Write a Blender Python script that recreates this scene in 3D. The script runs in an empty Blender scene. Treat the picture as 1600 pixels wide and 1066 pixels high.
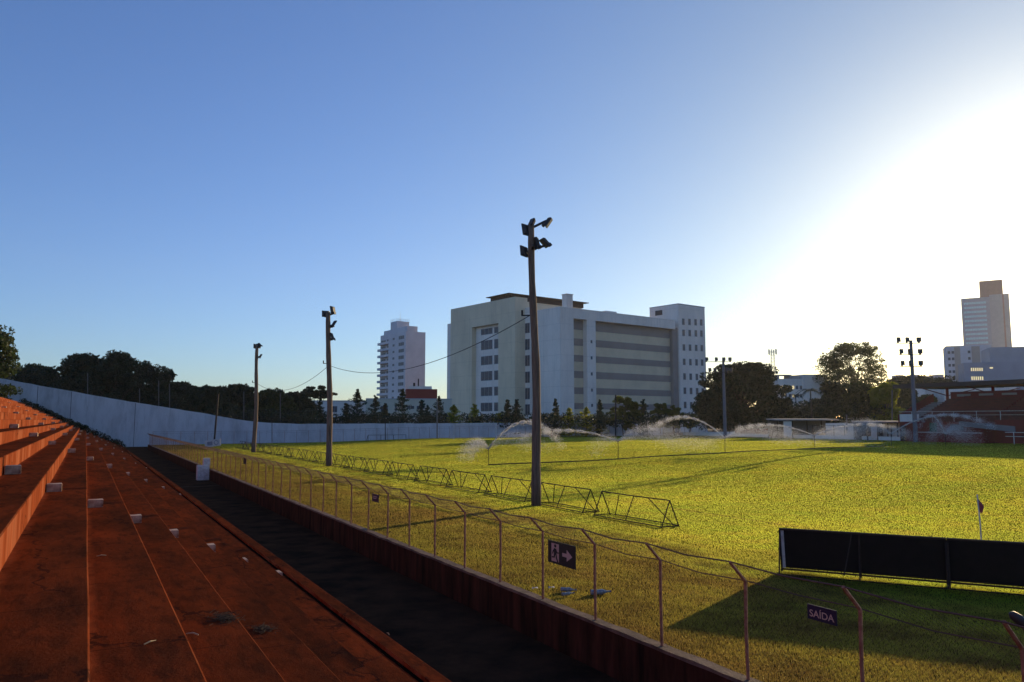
import bpy, bmesh, math, random
import numpy as np
from mathutils import Vector, Matrix
random.seed(7); RNG = np.random.default_rng(11)
S = bpy.context.scene
COL = S.collection
R = math.radians

# ------------------------------------------------------------ camera, sky, sun, exposure
F = 1225.0; HEYE = 3.5; PITCH = math.atan(123/F)
TH = math.atan((800-134)/F*math.cos(PITCH))          # the ground's long axis, left of the view direction
cd = bpy.data.cameras.new('camera'); cam = bpy.data.objects.new('camera', cd); COL.objects.link(cam)
cd.sensor_width = 36; cd.lens = 36*F/1600; cd.clip_start = .05; cd.clip_end = 9000
cam.location = (0, 0, HEYE); cam.rotation_euler = (R(90)+PITCH, 0, 0); S.camera = cam
SUN_AZ, SUN_EL = R(36.5), R(9.2)
SUND = Vector((math.sin(SUN_AZ)*math.cos(SUN_EL), math.cos(SUN_AZ)*math.cos(SUN_EL), math.sin(SUN_EL)))
W = bpy.data.worlds.new('World'); S.world = W; W.use_nodes = True
nt = W.node_tree; N = nt.nodes; bgn = N['Background']
sky = N.new('ShaderNodeTexSky'); sky.sky_type = 'NISHITA'; sky.sun_disc = False
sky.sun_elevation = SUN_EL; sky.sun_rotation = SUN_AZ
sky.air_density = 1.0; sky.dust_density = .6; sky.ozone_density = 2.0; sky.altitude = 300
tc = N.new('ShaderNodeTexCoord')
dot = N.new('ShaderNodeVectorMath'); dot.operation = 'DOT_PRODUCT'; dot.inputs[1].default_value = SUND
nt.links.new(tc.outputs['Generated'], dot.inputs[0])
def wmath(op, a, b):
    m = N.new('ShaderNodeMath'); m.operation = op
    for i, v in enumerate((a, b)):
        if v is None: continue
        if isinstance(v, (int, float)): m.inputs[i].default_value = v
        else: nt.links.new(v, m.inputs[i])
    return m.outputs[0]
dmax = wmath('MAXIMUM', dot.outputs['Value'], 0.0)
g1 = wmath('MULTIPLY', wmath('POWER', dmax, 14.0), .22)      # broad forward scattering round the low sun
g2 = wmath('MULTIPLY', wmath('POWER', dmax, 70.0), 3.0)     # the tight aureole
gl = wmath('ADD', g1, g2)
gc = N.new('ShaderNodeVectorMath'); gc.operation = 'SCALE'; gc.inputs[0].default_value = (1.0, .93, .80)
nt.links.new(gl, gc.inputs['Scale'])
addn = N.new('ShaderNodeVectorMath'); addn.operation = 'ADD'
tint = N.new('ShaderNodeVectorMath'); tint.operation = 'MULTIPLY'
tmx = N.new('ShaderNodeMix'); tmx.data_type = 'RGBA'; tmx.inputs[6].default_value = (.84, 1.09, 1.66, 1); tmx.inputs[7].default_value = (1.02, 1.06, 1.04, 1)
nt.links.new(wmath('POWER', dmax, 5.0), tmx.inputs[0]); nt.links.new(tmx.outputs[2], tint.inputs[1])
nt.links.new(sky.outputs['Color'], tint.inputs[0]); nt.links.new(tint.outputs[0], addn.inputs[0]); nt.links.new(gc.outputs[0], addn.inputs[1])
nt.links.new(addn.outputs[0], bgn.inputs['Color']); bgn.inputs['Strength'].default_value = 0.128
sl = bpy.data.lights.new('sun', 'SUN'); sl.energy = 5.0; sl.angle = R(.53); sl.color = (1.0, .74, .41)
so = bpy.data.objects.new('sun', sl); COL.objects.link(so)
so.rotation_euler = SUND.to_track_quat('Z', 'Y').to_euler(); so.location = (60, 60, 60)
S.view_settings.view_transform = 'Standard'; S.view_settings.look = 'None'
S.view_settings.exposure = 0.0; S.view_settings.gamma = 1.0
S.render.engine = 'CYCLES'
S.cycles.transparent_max_bounces = 12

# ------------------------------------------------------------ geometry of the view (used to measure real positions)
cp, sp, ct, st = math.cos(PITCH), math.sin(PITCH), math.cos(TH), math.sin(TH)
def ray(px, py=656):
    a = (px-800)/F; b = (533-py)/F
    return Vector((a, cp-b*sp, sp+b*cp))
def at(px, py, Y):                                    # the point of pixel (px,py) on the plane y = Y
    r = ray(px, py); k = Y/r.y
    return Vector((r.x*k, Y, r.z*k+HEYE))
def ts(v): return (v.x*ct+v.y*st, -v.x*st+v.y*ct)     # world -> local (t across, s along)
def tow(t, s, z=0): return Vector((t*ct-s*st, t*st+s*ct, z))
def proj(v):
    z = v.z-HEYE; yc = v.y*cp+z*sp
    return 800+F*v.x/yc, 533-F*(z*cp-v.y*sp)/yc
def zat(v, py):                                       # height above ground at which the vertical line at v meets row py
    b = (533-py)/F
    return HEYE+v.y*(sp+b*cp)/(cp-b*sp)
def smooth(a): a = np.clip(a, 0, 1); return a*a*(3-2*a)
def zg(t): return float(.5*smooth((t-24)/30))
def gnd(px, py):                                      # where pixel hits the crowned ground; local (t,s)
    z = 0
    for _ in range(8):
        r = ray(px, py); k = (z-HEYE)/r.z; t, s = ts(r*k); z = zg(t)
    return t, s

# ------------------------------------------------------------ mesh helpers
class MB:
    def __init__(self): self.v = []; self.f = []; self.mi = []; self.m = 0
    def add(self, vs, fs):
        n = len(self.v); self.v += [tuple(v) for v in vs]
        for f in fs: self.f.append(tuple(i+n for i in f)); self.mi.append(self.m)
    def box(self, x0, x1, y0, y1, z0, z1, M=None, ch=0):
        vs = [Vector(p) for p in ((x0,y0,z0),(x1,y0,z0),(x1,y1,z0),(x0,y1,z0),(x0,y0,z1),(x1,y0,z1),(x1,y1,z1),(x0,y1,z1))]
        if M is not None: vs = [M@v for v in vs]
        self.add(vs, [(3,2,1,0),(4,5,6,7),(0,1,5,4),(1,2,6,5),(2,3,7,6),(3,0,4,7)]); return self
    def bar(self, a, b, w, h=None, up=(0,0,1)):       # rectangular bar from a to b
        a = Vector(a); b = Vector(b); h = h or w; d = (b-a).normalized(); u = Vector(up)
        if abs(d.dot(u)) > .99: u = Vector((1,0,0))
        x = d.cross(u).normalized(); y = x.cross(d)
        vs = [p+x*i*w/2+y*j*h/2 for p in (a, b) for i, j in ((-1,-1),(1,-1),(1,1),(-1,1))]
        self.add(vs, [(3,2,1,0),(4,5,6,7),(0,1,5,4),(1,2,6,5),(2,3,7,6),(3,0,4,7)]); return self
    def tube(self, pts, r, n=8, cap=True):            # r: number or list
        pts = [Vector(p) for p in pts]; rs = r if isinstance(r, (list, tuple)) else [r]*len(pts)
        vs = []; pu = None
        for i, p in enumerate(pts):
            d = (pts[min(i+1, len(pts)-1)]-pts[max(i-1, 0)]).normalized()
            u = pu if pu is not None else (Vector((0,0,1)) if abs(d.z) < .9 else Vector((1,0,0)))
            x = d.cross(u).normalized(); y = x.cross(d).normalized(); pu = y
            for k in range(n):
                a = 2*math.pi*k/n; vs.append(p+(x*math.cos(a)+y*math.sin(a))*rs[i])
        fs = []
        for i in range(len(pts)-1):
            for k in range(n):
                fs.append((i*n+k, (i+1)*n+k, (i+1)*n+(k+1)%n, i*n+(k+1)%n))
        if cap: fs.append(tuple(range(n))); fs.append(tuple(reversed(range((len(pts)-1)*n, len(pts)*n))))
        self.add(vs, fs); return self
    def quad(self, a, b, c, d): self.add([a, b, c, d], [(0,1,2,3)]); return self
    def prism(self, poly, y0, y1, axis='y'):          # outline in (x,z) extruded along y
        n = len(poly); vs = [(p[0], y0, p[1]) for p in poly]+[(p[0], y1, p[1]) for p in poly]
        fs = [tuple(range(n)), tuple(reversed(range(n, 2*n)))]
        for i in range(n): fs.append((i, i+n, (i+1)%n+n, (i+1)%n))
        self.add(vs, fs); return self
    def build(self, name, mats, parent=None, smooth_=False):
        me = bpy.data.meshes.new(name); me.from_pydata(self.v, [], self.f)
        for m in (mats if isinstance(mats, (list, tuple)) else [mats]): me.materials.append(m)
        if isinstance(mats, (list, tuple)): me.polygons.foreach_set('material_index', self.mi)
        bm = bmesh.new(); bm.from_mesh(me); bmesh.ops.recalc_face_normals(bm, faces=bm.faces); bm.to_mesh(me); bm.free()
        if smooth_: me.polygons.foreach_set('use_smooth', [True]*len(me.polygons))
        me.update()
        o = bpy.data.objects.new(name, me); COL.objects.link(o)
        if parent: o.parent = parent
        return o
def npmesh(name, verts, faces, m, parent=None):       # big triangle or quad meshes
    me = bpy.data.meshes.new(name); nv = len(verts); nf, k = faces.shape
    me.vertices.add(nv); me.vertices.foreach_set('co', verts.astype(np.float32).ravel())
    me.loops.add(nf*k); me.loops.foreach_set('vertex_index', faces.astype(np.int32).ravel())
    me.polygons.add(nf); me.polygons.foreach_set('loop_start', np.arange(0, nf*k, k, dtype=np.int32))
    me.update(calc_edges=True); me.materials.append(m)
    o = bpy.data.objects.new(name, me); COL.objects.link(o)
    if parent: o.parent = parent
    return o
def tag(o, label=None, cat=None, group=None, kind=None):
    if label: o['label'] = label
    if cat: o['category'] = cat
    if group: o['group'] = group
    if kind: o['kind'] = kind
    return o
def empty(name, loc=(0,0,0), rz=0.0):
    o = bpy.data.objects.new(name, None); COL.objects.link(o); o.location = loc; o.rotation_euler = (0,0,rz); o.empty_display_size = .2
    return o
def venue(o): o.rotation_euler = (0,0,TH); return o    # mesh given in local coordinates (x = t across, y = s along)
def vroot(name, t, s, z=0, rz=0): return empty(name, tow(t, s, z), TH+rz)
def copy_tree(o, parent=None):
    c = o.copy(); COL.objects.link(c); c.parent = parent
    for ch in list(o.children): copy_tree(ch, c)
    return c

# ------------------------------------------------------------ materials
def newmat(name):
    m = bpy.data.materials.new(name); m.use_nodes = True; t = m.node_tree
    b = t.nodes['Principled BSDF']; return m, t, b
class NB:
    def __init__(self, t): self.t = t
    def n(self, kind, **kw):
        x = self.t.nodes.new(kind)
        for k, v in kw.items(): setattr(x, k, v)
        return x
    def l(self, a, b): self.t.links.new(a, b)
    def math(self, op, a, b=None, clamp=False):
        m = self.n('ShaderNodeMath', operation=op, use_clamp=clamp)
        for i, v in enumerate((a, b)):
            if v is None: continue
            if isinstance(v, (int, float)): m.inputs[i].default_value = v
            else: self.l(v, m.inputs[i])
        return m.outputs[0]
    def coord(self, scale=(1,1,1)):
        c = self.n('ShaderNodeTexCoord'); mp = self.n('ShaderNodeMapping'); mp.inputs['Scale'].default_value = scale
        self.l(c.outputs['Object'], mp.inputs['Vector']); return mp.outputs[0]
    def noise(self, sc, scale=(1,1,1), detail=6, rough=.6, lo=.35, hi=.65):
        x = self.n('ShaderNodeTexNoise'); x.inputs['Scale'].default_value = sc; x.inputs['Detail'].default_value = detail
        x.inputs['Roughness'].default_value = rough; self.l(self.coord(scale), x.inputs['Vector'])
        r = self.n('ShaderNodeMapRange'); r.inputs['From Min'].default_value = lo; r.inputs['From Max'].default_value = hi
        self.l(x.outputs['Fac'], r.inputs['Value']); return r.outputs[0]
    def mix(self, f, a, b):
        m = self.n('ShaderNodeMix', data_type='RGBA')
        if isinstance(f, (int, float)): m.inputs[0].default_value = f
        else: self.l(f, m.inputs[0])
        for i, v in ((6, a), (7, b)):
            if isinstance(v, tuple): m.inputs[i].default_value = (*v, 1)
            else: self.l(v, m.inputs[i])
        return m.outputs[2]
    def bump(self, h, strength, dist=.02):
        b = self.n('ShaderNodeBump'); b.inputs['Strength'].default_value = strength; b.inputs['Distance'].default_value = dist
        self.l(h, b.inputs['Height']); return b.outputs[0]
def M(name, c, c2=None, sc=2, rough=.8, bump=.0, scale=(1,1,1), lo=.35, hi=.65, metal=0, bsc=None, spec=.3):
    m, t, b = newmat(name); nb = NB(t)
    b.inputs['Roughness'].default_value = rough; b.inputs['Metallic'].default_value = metal
    b.inputs['Specular IOR Level'].default_value = spec
    if c2 is None: b.inputs['Base Color'].default_value = (*c, 1)
    else: nb.l(nb.mix(nb.noise(sc, scale, lo=lo, hi=hi), c, c2), b.inputs['Base Color'])
    if bump: nb.l(nb.bump(nb.noise(bsc or sc*6, scale), bump), b.inputs['Normal'])
    return m
def terrace_mat():
    m, t, b = newmat('red_stained_concrete'); nb = NB(t); b.inputs['Roughness'].default_value = 1; b.inputs['Specular IOR Level'].default_value = 0
    base = nb.mix(nb.noise(.55, (1, .5, 1), 7, .65), (.225, .043, .013), (.092, .024, .010))
    base = nb.mix(nb.math('MULTIPLY', nb.noise(1.7, (1.2, .35, 1), 8, .72, .42, .68), .7), base, (.032, .016, .010))   # dark mould smears
    base = nb.mix(nb.math('MULTIPLY', nb.noise(9, (1, .5, 1), 8, .75, .5, .8), .5), base, (.20, .055, .022))   # pale wear
    base = nb.mix(nb.math('MULTIPLY', nb.noise(3.1, (3.0, .7, .6), 4, .6, .52, .62), .4), base, (.035, .015, .009))
    sd_ = nb.n('ShaderNodeSeparateXYZ'); nb.l(nb.coord(), sd_.inputs[0])
    fx = nb.math('FRACT', nb.math('DIVIDE', nb.math('SUBTRACT', sd_.outputs[0], .10), .797))
    dust = nb.math('MULTIPLY', nb.math('SUBTRACT', 1.0, nb.math('MULTIPLY', fx, 7.0), True), nb.noise(1.3, (.5,1,1), 6, .7, .35, .6))
    base = nb.mix(nb.math('MULTIPLY', dust, .8), base, (.33, .085, .03))          # red dust washed against the riser foot
    # vertical drip streaks on the risers only (they run down in z, vary along s)
    g = nb.n('ShaderNodeNewGeometry'); sx = nb.n('ShaderNodeSeparateXYZ'); nb.l(g.outputs['Normal'], sx.inputs[0])
    side = nb.math('SUBTRACT', 1.0, nb.math('ABSOLUTE', sx.outputs[2]), True)
    streak = nb.noise(4.5, (.1, 1.0, .12), 5, .7, .35, .7)
    ris = nb.mix(streak, (.30, .070, .026), (.14, .032, .013))
    ris = nb.mix(nb.math('MULTIPLY', nb.noise(1.1, (.1, 1, .1), 2, .5, .52, .6), .4), ris, (.44, .16, .08))
    col = nb.mix(side, base, ris)
    # cracks and slab joints
    w = nb.n('ShaderNodeTexVoronoi', feature='DISTANCE_TO_EDGE'); w.inputs['Scale'].default_value = .55
    nz = nb.n('ShaderNodeTexNoise'); nz.inputs['Scale'].default_value = 3; nz.inputs['Detail'].default_value = 6
    nb.l(nb.coord(), nz.inputs['Vector'])
    va = nb.n('ShaderNodeVectorMath', operation='ADD'); nb.l(nb.coord((1, .45, 1)), va.inputs[0])
    vs_ = nb.n('ShaderNodeVectorMath', operation='SCALE'); vs_.inputs['Scale'].default_value = .45; nb.l(nz.outputs['Color'], vs_.inputs[0]); nb.l(vs_.outputs[0], va.inputs[1])
    nb.l(va.outputs[0], w.inputs['Vector'])
    cr = nb.math('LESS_THAN', w.outputs['Distance'], .010)
    cr = nb.math('MULTIPLY', cr, nb.noise(.8, (1,1,1), 3, .5, .5, .55))
    sj = nb.n('ShaderNodeSeparateXYZ'); nb.l(nb.coord(), sj.inputs[0])
    fr = nb.math('FRACT', nb.math('ADD', nb.math('DIVIDE', sj.outputs[1], 3.05), nb.math('MULTIPLY', nb.math('FLOOR', nb.math('DIVIDE', sj.outputs[2], .39)), .37)))
    jt = nb.math('LESS_THAN', fr, .006)
    crk = nb.math('MAXIMUM', nb.math('MULTIPLY', cr, .6), nb.math('MULTIPLY', jt, .6))
    col = nb.mix(crk, col, (.02, .012, .01))
    nb.l(col, b.inputs['Base Color'])
    h = nb.math('SUBTRACT', nb.noise(30, (1,1,1), 8, .7), nb.math('MULTIPLY', crk, 2))
    nb.l(nb.bump(h, .5, .008), b.inputs['Normal'])
    return m
def grass_color(nb):
    c = nb.mix(nb.noise(.35, (1,1,1), 5, .6), (.150, .180, .009), (.205, .200, .011))
    c = nb.mix(nb.math('MULTIPLY', nb.noise(.9, (1,1,1), 6, .65, .45, .7), .6), c, (.20, .14, .018))     # dry, brownish wear
    c = nb.mix(nb.math('MULTIPLY', nb.noise(7, (1,1,1), 3, .6), .22), c, (.06, .10, .012))
    x = nb.n('ShaderNodeSeparateXYZ'); nb.l(nb.coord(), x.inputs[0])
    mow = nb.math('SINE', nb.math('MULTIPLY', x.outputs[1], .62))
    c = nb.mix(nb.math('MULTIPLY', nb.math('ADD', mow, 1.0), .15), c, (.09, .12, .012))
    edge_ = nb.math('ADD', x.outputs[0], nb.math('MULTIPLY', nb.noise(.45, (1,.5,1), 5, .65, .3, .7), 5.0))
    strip = nb.math('DIVIDE', nb.math('SUBTRACT', 19.0, edge_), 5.0, True)       # the worn strip outside the touchline
    strip = nb.math('MULTIPLY', strip, nb.noise(.28, (1,.6,1), 6, .65, .36, .62))
    c = nb.mix(nb.math('MULTIPLY', strip, .8), c, (.10, .052, .014))
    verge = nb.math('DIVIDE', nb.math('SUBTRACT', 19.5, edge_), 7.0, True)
    c = nb.mix(nb.math('MULTIPLY', verge, .72), c, (.048, .034, .006))  # the verge's own brown, with lens vignetting also put into the colour
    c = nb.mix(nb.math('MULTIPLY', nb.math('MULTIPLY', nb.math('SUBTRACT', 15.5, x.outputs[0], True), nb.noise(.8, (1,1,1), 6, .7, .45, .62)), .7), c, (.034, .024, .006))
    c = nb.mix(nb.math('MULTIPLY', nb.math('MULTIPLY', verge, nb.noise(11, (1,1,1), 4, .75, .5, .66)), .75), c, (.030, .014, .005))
    c = nb.mix(nb.math('MULTIPLY', nb.math('MULTIPLY', verge, nb.noise(19, (1,1,1), 3, .7, .60, .72)), .6), c, (.22, .19, .05))
    ln = nb.math('LESS_THAN', nb.math('ABSOLUTE', nb.math('SUBTRACT', x.outputs[0], 20.65)), .09)
    c = nb.mix(nb.math('MULTIPLY', ln, .45), c, (.10, .055, .022))
    return c
def grass_mat(blade):
    m, t, b = newmat('grass_blades' if blade else 'grass_ground'); nb = NB(t); c = grass_color(nb)
    b.inputs['Roughness'].default_value = .55; b.inputs['Specular IOR Level'].default_value = .04 if blade else 0
    if blade:
        nb.l(c, b.inputs['Base Color'])
        tr = nb.n('ShaderNodeBsdfTranslucent'); br = nb.n('ShaderNodeHueSaturation'); br.inputs['Value'].default_value = 4.8; br.inputs['Saturation'].default_value = .93
        nb.l(c, br.inputs['Color']); nb.l(br.outputs[0], tr.inputs['Color'])
        mx = nb.n('ShaderNodeMixShader'); mx.inputs[0].default_value = .8
        nb.l(b.outputs[0], mx.inputs[1]); nb.l(tr.outputs[0], mx.inputs[2]); nb.l(mx.outputs[0], t.nodes['Material Output'].inputs['Surface'])
    else:
        nb.l(nb.mix(.35, c, (.05, .05, .015)), b.inputs['Base Color'])
        nb.l(nb.bump(nb.noise(14, (1,1,1), 8, .8), 1.0, .06), b.inputs['Normal'])
    return m
def leaf_mat(name, c, c2, tr=.35):
    m, t, b = newmat(name); nb = NB(t)
    col = nb.mix(nb.noise(.5, (1,1,1), 4, .6), c, c2); nb.l(col, b.inputs['Base Color']); b.inputs['Roughness'].default_value = .55
    b.inputs['Specular IOR Level'].default_value = .25
    x = nb.n('ShaderNodeBsdfTranslucent'); h = nb.n('ShaderNodeHueSaturation'); h.inputs['Value'].default_value = 1.8
    nb.l(col, h.inputs['Color']); nb.l(h.outputs[0], x.inputs['Color'])
    mx = nb.n('ShaderNodeMixShader'); mx.inputs[0].default_value = tr
    nb.l(b.outputs[0], mx.inputs[1]); nb.l(x.outputs[0], mx.inputs[2]); nb.l(mx.outputs[0], t.nodes['Material Output'].inputs['Surface'])
    return m
def wall_mat(name, c, dirt, amt=.6, topz=None):
    m, t, b = newmat(name); nb = NB(t); b.inputs['Roughness'].default_value = .85; b.inputs['Specular IOR Level'].default_value = .2
    col = nb.mix(nb.math('MULTIPLY', nb.noise(.5, (1,1,.35), 7, .7, .45, .75), amt), c, dirt)
    col = nb.mix(nb.math('MULTIPLY', nb.noise(2.5, (1,1,.12), 6, .7, .55, .75), amt*.8), col, dirt)
    nb.l(col, b.inputs['Base Color']); nb.l(nb.bump(nb.noise(12, (1,1,1), 6, .7), .25, .01), b.inputs['Normal'])
    return m
TER = terrace_mat()
GR_G, GR_B = grass_mat(False), grass_mat(True)
ASPH = M('dark_asphalt', (.075,.036,.020), (.030,.018,.012), 1.1, 1, .6, bsc=40, spec=0)
EARTH = M('red_earth', (.12,.055,.03), (.06,.035,.02), .4, .95, .4)
WALLW = wall_mat('whitewashed_wall', (.64,.62,.62), (.26,.24,.23), .6)
LOWW = M('stained_low_wall', (.095,.036,.022), (.022,.013,.009), 3.2, 1, .6, scale=(.6,1,.16), bsc=14, spec=0)  # stained concrete, its colour also darkened for the unlit path side
CAPM = M('worn_wall_cap', (.21,.13,.085), (.09,.05,.032), 3, .9, .5, bsc=25)
RUST = M('rusty_post_paint', (.42,.20,.12), (.22,.085,.045), 9, .7, .1)
WIRE = M('rusty_wire', (.13,.065,.045), None, rough=.6)
WOOD = M('weathered_pole_wood', (.25,.165,.11), (.12,.075,.048), 3.5, .85, .7, scale=(6,6,.35), bsc=6)
LAMPM = M('dark_lamp_metal', (.035,.033,.035), (.06,.05,.045), 4, .5)
LAMPG = M('lamp_glass', (.05,.05,.05), None, rough=.35, spec=.3)
STEELD = M('dark_rusted_steel', (.022,.015,.011), (.035,.020,.013), 8, .7)
BLACKP = M('black_panel_back', (.006,.005,.005), (.010,.008,.008), 5, .6)
WHITEP = M('white_paint', (.72,.70,.66), (.50,.44,.38), 6, .6)
BLOCKM = M('limewashed_block', (.56,.39,.27), (.22,.095,.055), 5, .85, .3, lo=.42, hi=.7)
CABLE = M('cable_black', (.02,.02,.02), None, rough=.6)
BARK = M('tree_bark', (.10,.075,.055), (.05,.038,.03), 3, .9, .6)
WATER, t_, b_ = newmat('water_droplets')
nb = NB(t_); b_.inputs['Base Color'].default_value = (1,.96,.88,1); b_.inputs['Roughness'].default_value = .3
tr_ = nb.n('ShaderNodeBsdfTranslucent'); tr_.inputs['Color'].default_value = (1,1,1,1); mx_ = nb.n('ShaderNodeMixShader'); mx_.inputs[0].default_value = .85
nb.l(b_.outputs[0], mx_.inputs[1]); nb.l(tr_.outputs[0], mx_.inputs[2]); nb.l(mx_.outputs[0], t_.nodes['Material Output'].inputs['Surface'])

# ------------------------------------------------------------ ground
b = MB(); b.quad((-4000,-4000,-.95), (4000,-4000,-.95), (4000,4000,-.95), (-4000,4000,-.95)); tag(b.build('ground', EARTH), kind='structure')
b = MB(); tt = [7.98]+list(np.linspace(10, 60, 60))+[80, 110, 150]; ss = [-30, 0, 40, 80, 120.5]
vs = [(t, s, zg(t)) for s in ss for t in tt]; nT = len(tt)
b.add(vs, [(j*nT+i, j*nT+i+1, (j+1)*nT+i+1, (j+1)*nT+i) for j in range(len(ss)-1) for i in range(nT-1)])
b.quad((7.98,120.5,0), (7.98,120.5,-.95), (150,120.5,-.95), (150,120.5,.5)); b.quad((7.98,-30,0), (7.98,-30,-.95), (7.98,120.5,-.95), (7.98,120.5,0))
venue(tag(b.build('grass_field', GR_G), kind='structure'))
b = MB(); b.box(4.9, 7.79, -30, 136.4, -.94, -.70); b.box(7.79, 150, 121.6, 136.4, -.94, -.70)
venue(tag(b.build('path', [ASPH]), kind='structure'))
pj = MB(); s_ = 53.6
for i in range(14): pj.box(4.92+i*.2, 5.12+i*.2-.002, s_+.03*math.sin(i*1.7), s_+.09+.03*math.sin(i*1.7+1), -.699, -.694)
venue(tag(pj.build('path_joint', CAPM), kind='structure'))
# grass blades, many per square metre near the camera and fewer, broader tufts farther off
def blades(n, d0, d1, a0, a1):
    d = np.exp(RNG.uniform(math.log(d0), math.log(d1), n)); az = RNG.uniform(R(a0), R(a1), n)
    x = d*np.sin(az); y = d*np.cos(az); t = x*ct+y*st; s = -x*st+y*ct
    k = (t > 8.05) & (s < 120.3) & (t < 140); t, s, d = t[k], s[k], d[k]; n = len(t)
    z = .5*smooth((t-24)/30)
    h = RNG.uniform(.014, .034, n)*(1+.5*(t < 15)); h *= 1-np.minimum(d/80, 1)*.25
    w = (.0030+.00038*d)*RNG.uniform(.6, 1.4, n)
    yaw = R(115)+RNG.normal(0, .65, n); ly = RNG.uniform(0, math.tau, n); lean = RNG.uniform(0, .7, n)*h
    dx, dy = np.cos(yaw)*w/2, np.sin(yaw)*w/2
    v = np.empty((n, 3, 3)); v[:,0] = np.stack([t-dx, s-dy, z-.005], 1); v[:,1] = np.stack([t+dx, s+dy, z-.005], 1)
    v[:,2] = np.stack([t+np.cos(ly)*lean, s+np.sin(ly)*lean, z+h], 1)
    return v.reshape(-1, 3), np.arange(3*n).reshape(-1, 3)
v, f_ = blades(2800000, 8.5, 135, -38, 48)
venue(tag(npmesh('grass', v, f_, GR_B), 'short mown grass of the football pitch and its worn verge', 'grass', kind='stuff'))

# ------------------------------------------------------------ the stepped terrace
TW, THH, T0 = .797, .39, .10
def tk(k): return T0+TW*k
def zk(k): return HEYE-(1.55+THH*k)
root = vroot('terrace', 4.9, 0, -.7); root.location = (0,0,0)
tag(root, 'long stepped concrete terrace stained red, climbing on the left of the ground', 'terrace')
for k in range(-10, 7):
    t1, z1 = tk(k), zk(k); s0, s1 = -14.0, 135.6
    b = MB(); x0 = t1-TW-.05
    n = 60; c = .014 if k < 1 else .019
    # profile with a worn chamfered nosing, slightly uneven along its length
    prof = []
    for i in range(n+1):
        s = s0+(s1-s0)*(i/n)**1.6; j = random.uniform(-.004, .004); q = random.uniform(-.004, .004)
        if k == 6: zt = z1-.03
        prof.append([(x0, s, -.8), (x0, s, z1), (t1-c+j, s, z1+q*.5), (t1+j, s, z1-c+q), (t1, s, -.8)])
    vs = [p for r_ in prof for p in r_]; fs = []
    for i in range(n):
        for a in range(4): fs.append((i*5+a, i*5+a+1, (i+1)*5+a+1, (i+1)*5+a))
    fs += [(0,1,2,3,4), tuple(n*5+a for a in (4,3,2,1,0))]
    b.add(vs, fs); b.build('step', TER, root)
# bottom kerb with the drain slot beside it, and a few newer slabs lying on the treads
kz = zk(6)
b = MB(); b.box(tk(6)-.26, tk(6)+.01, -14, 135.6, kz, kz+.075); b.build('kerb', TER, root)
b = MB(); b.box(tk(6)-.33, tk(6)-.262, -14, 135.6, kz+.001, kz+.006); b.build('drain_slot', M('drain_shade', (.012,.007,.005), None, rough=1, spec=0), root)  # flat strip; the sunk groove's shade is put into its dark colour
b = MB(); x, s = gnd(570, 1015); b.box(tk(5)+.04, tk(5)+.5, 9.4, 10.5, kz+.004, kz+.02)
b.build('dark_patch', M('fresh_dark_concrete', (.030,.016,.018), None, rough=.8), root)
# half-step blocks, one on each tread of every aisle
ords = ['bottom','second','third','fourth','fifth','sixth','seventh','eighth','ninth','tenth','eleventh','twelfth','thirteenth','fourteenth','fifteenth','sixteenth']
aisn = ['nearest', 'second nearest', 'middle', 'second farthest', 'farthest']
proto = None
for ai, s in enumerate((19.9, 43.0, 68.0, 93.0, 118.0)):
    for k in range(6, -9, -1):
        zb = zk(k); t0 = tk(k-1)
        if k == 6: zb = zk(6)
        if proto is None:
            b = MB(); b.box(.012, .33, 0, .34, .0, .185)
            proto = b.build('step_block', BLOCKM)
            bm = bmesh.new(); bm.from_mesh(proto.data); bmesh.ops.bevel(bm, geom=list(bm.edges), offset=.012, segments=2, affect='EDGES'); bm.to_mesh(proto.data); bm.free()
            o = proto
        else: o = proto.copy(); COL.objects.link(o)
        js = random.uniform(-.12, .12)
        o.location = tow(t0+random.uniform(0, .015), s+js, zb-.01); o.rotation_euler = (0,0,TH+random.uniform(-.05, .05))
        o.scale = (random.uniform(.9, 1.05), random.uniform(.85, 1.1), random.uniform(.9, 1.05))
        tag(o, f'whitewashed half-step block on the {ords[6-k]} tread above the path, in the {aisn[ai]} aisle', 'step block', 'half-step blocks of the terrace aisles')
# litter on the treads
TWIG = M('dry_twig', (.45,.33,.18), None, rough=.8)
for i, (px, py, k, w_) in enumerate([(225,1007,1,'broken yellow straw on the tread right of the first crack'),(608,992,5,'small twig beside the dark patched slab'),(310,992,1,'pale curled stick near the lower edge of the picture'),(166,868,1,'pale straw scrap on the tread between the nearest and next block aisle')]):
    r_ = ray(px, py); z = zk(k)+.006; p = r_*((z-HEYE)/r_.z); t_a, s_a = ts(p)
    b = MB(); b.tube([(0,0,0), (.05,.03,.012), (.10,.075,.004)], [.006,.007,.003], 5)
    o = b.build('twig', TWIG); o.location = (p.x, p.y, z); o.rotation_euler = (0,0,TH+i*.9); tag(o, w_, 'twig')
CLOD = M('dry_leaf_litter', (.035,.022,.014), (.08,.045,.025), 30, .95)
for i, (px, py, k, lab) in enumerate([(352,967,2,'dark tangle of dead weeds on the tread nearest the left of the two'),(412,984,3,'dark tangle of dead weeds on the tread nearer the path')]):
    r_ = ray(px, py); z = zk(k); p = r_*((z-HEYE)/r_.z)
    b = MB()
    for _ in range(260):
        a = random.uniform(0, math.tau); q = abs(random.gauss(0, .09)); c0 = Vector((q*math.cos(a), 1.6*q*math.sin(a), random.uniform(.004, .03)))
        d0 = Vector((random.uniform(-.05,.05), random.uniform(-.05,.05), random.uniform(-.006,.01)))
        b.bar(c0-d0, c0+d0, .004, .003)
    o = b.build('dead_weeds', CLOD); o.location = (p.x, p.y, z); o.rotation_euler = (0,0,TH); tag(o, lab, 'dead weeds')

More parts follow.
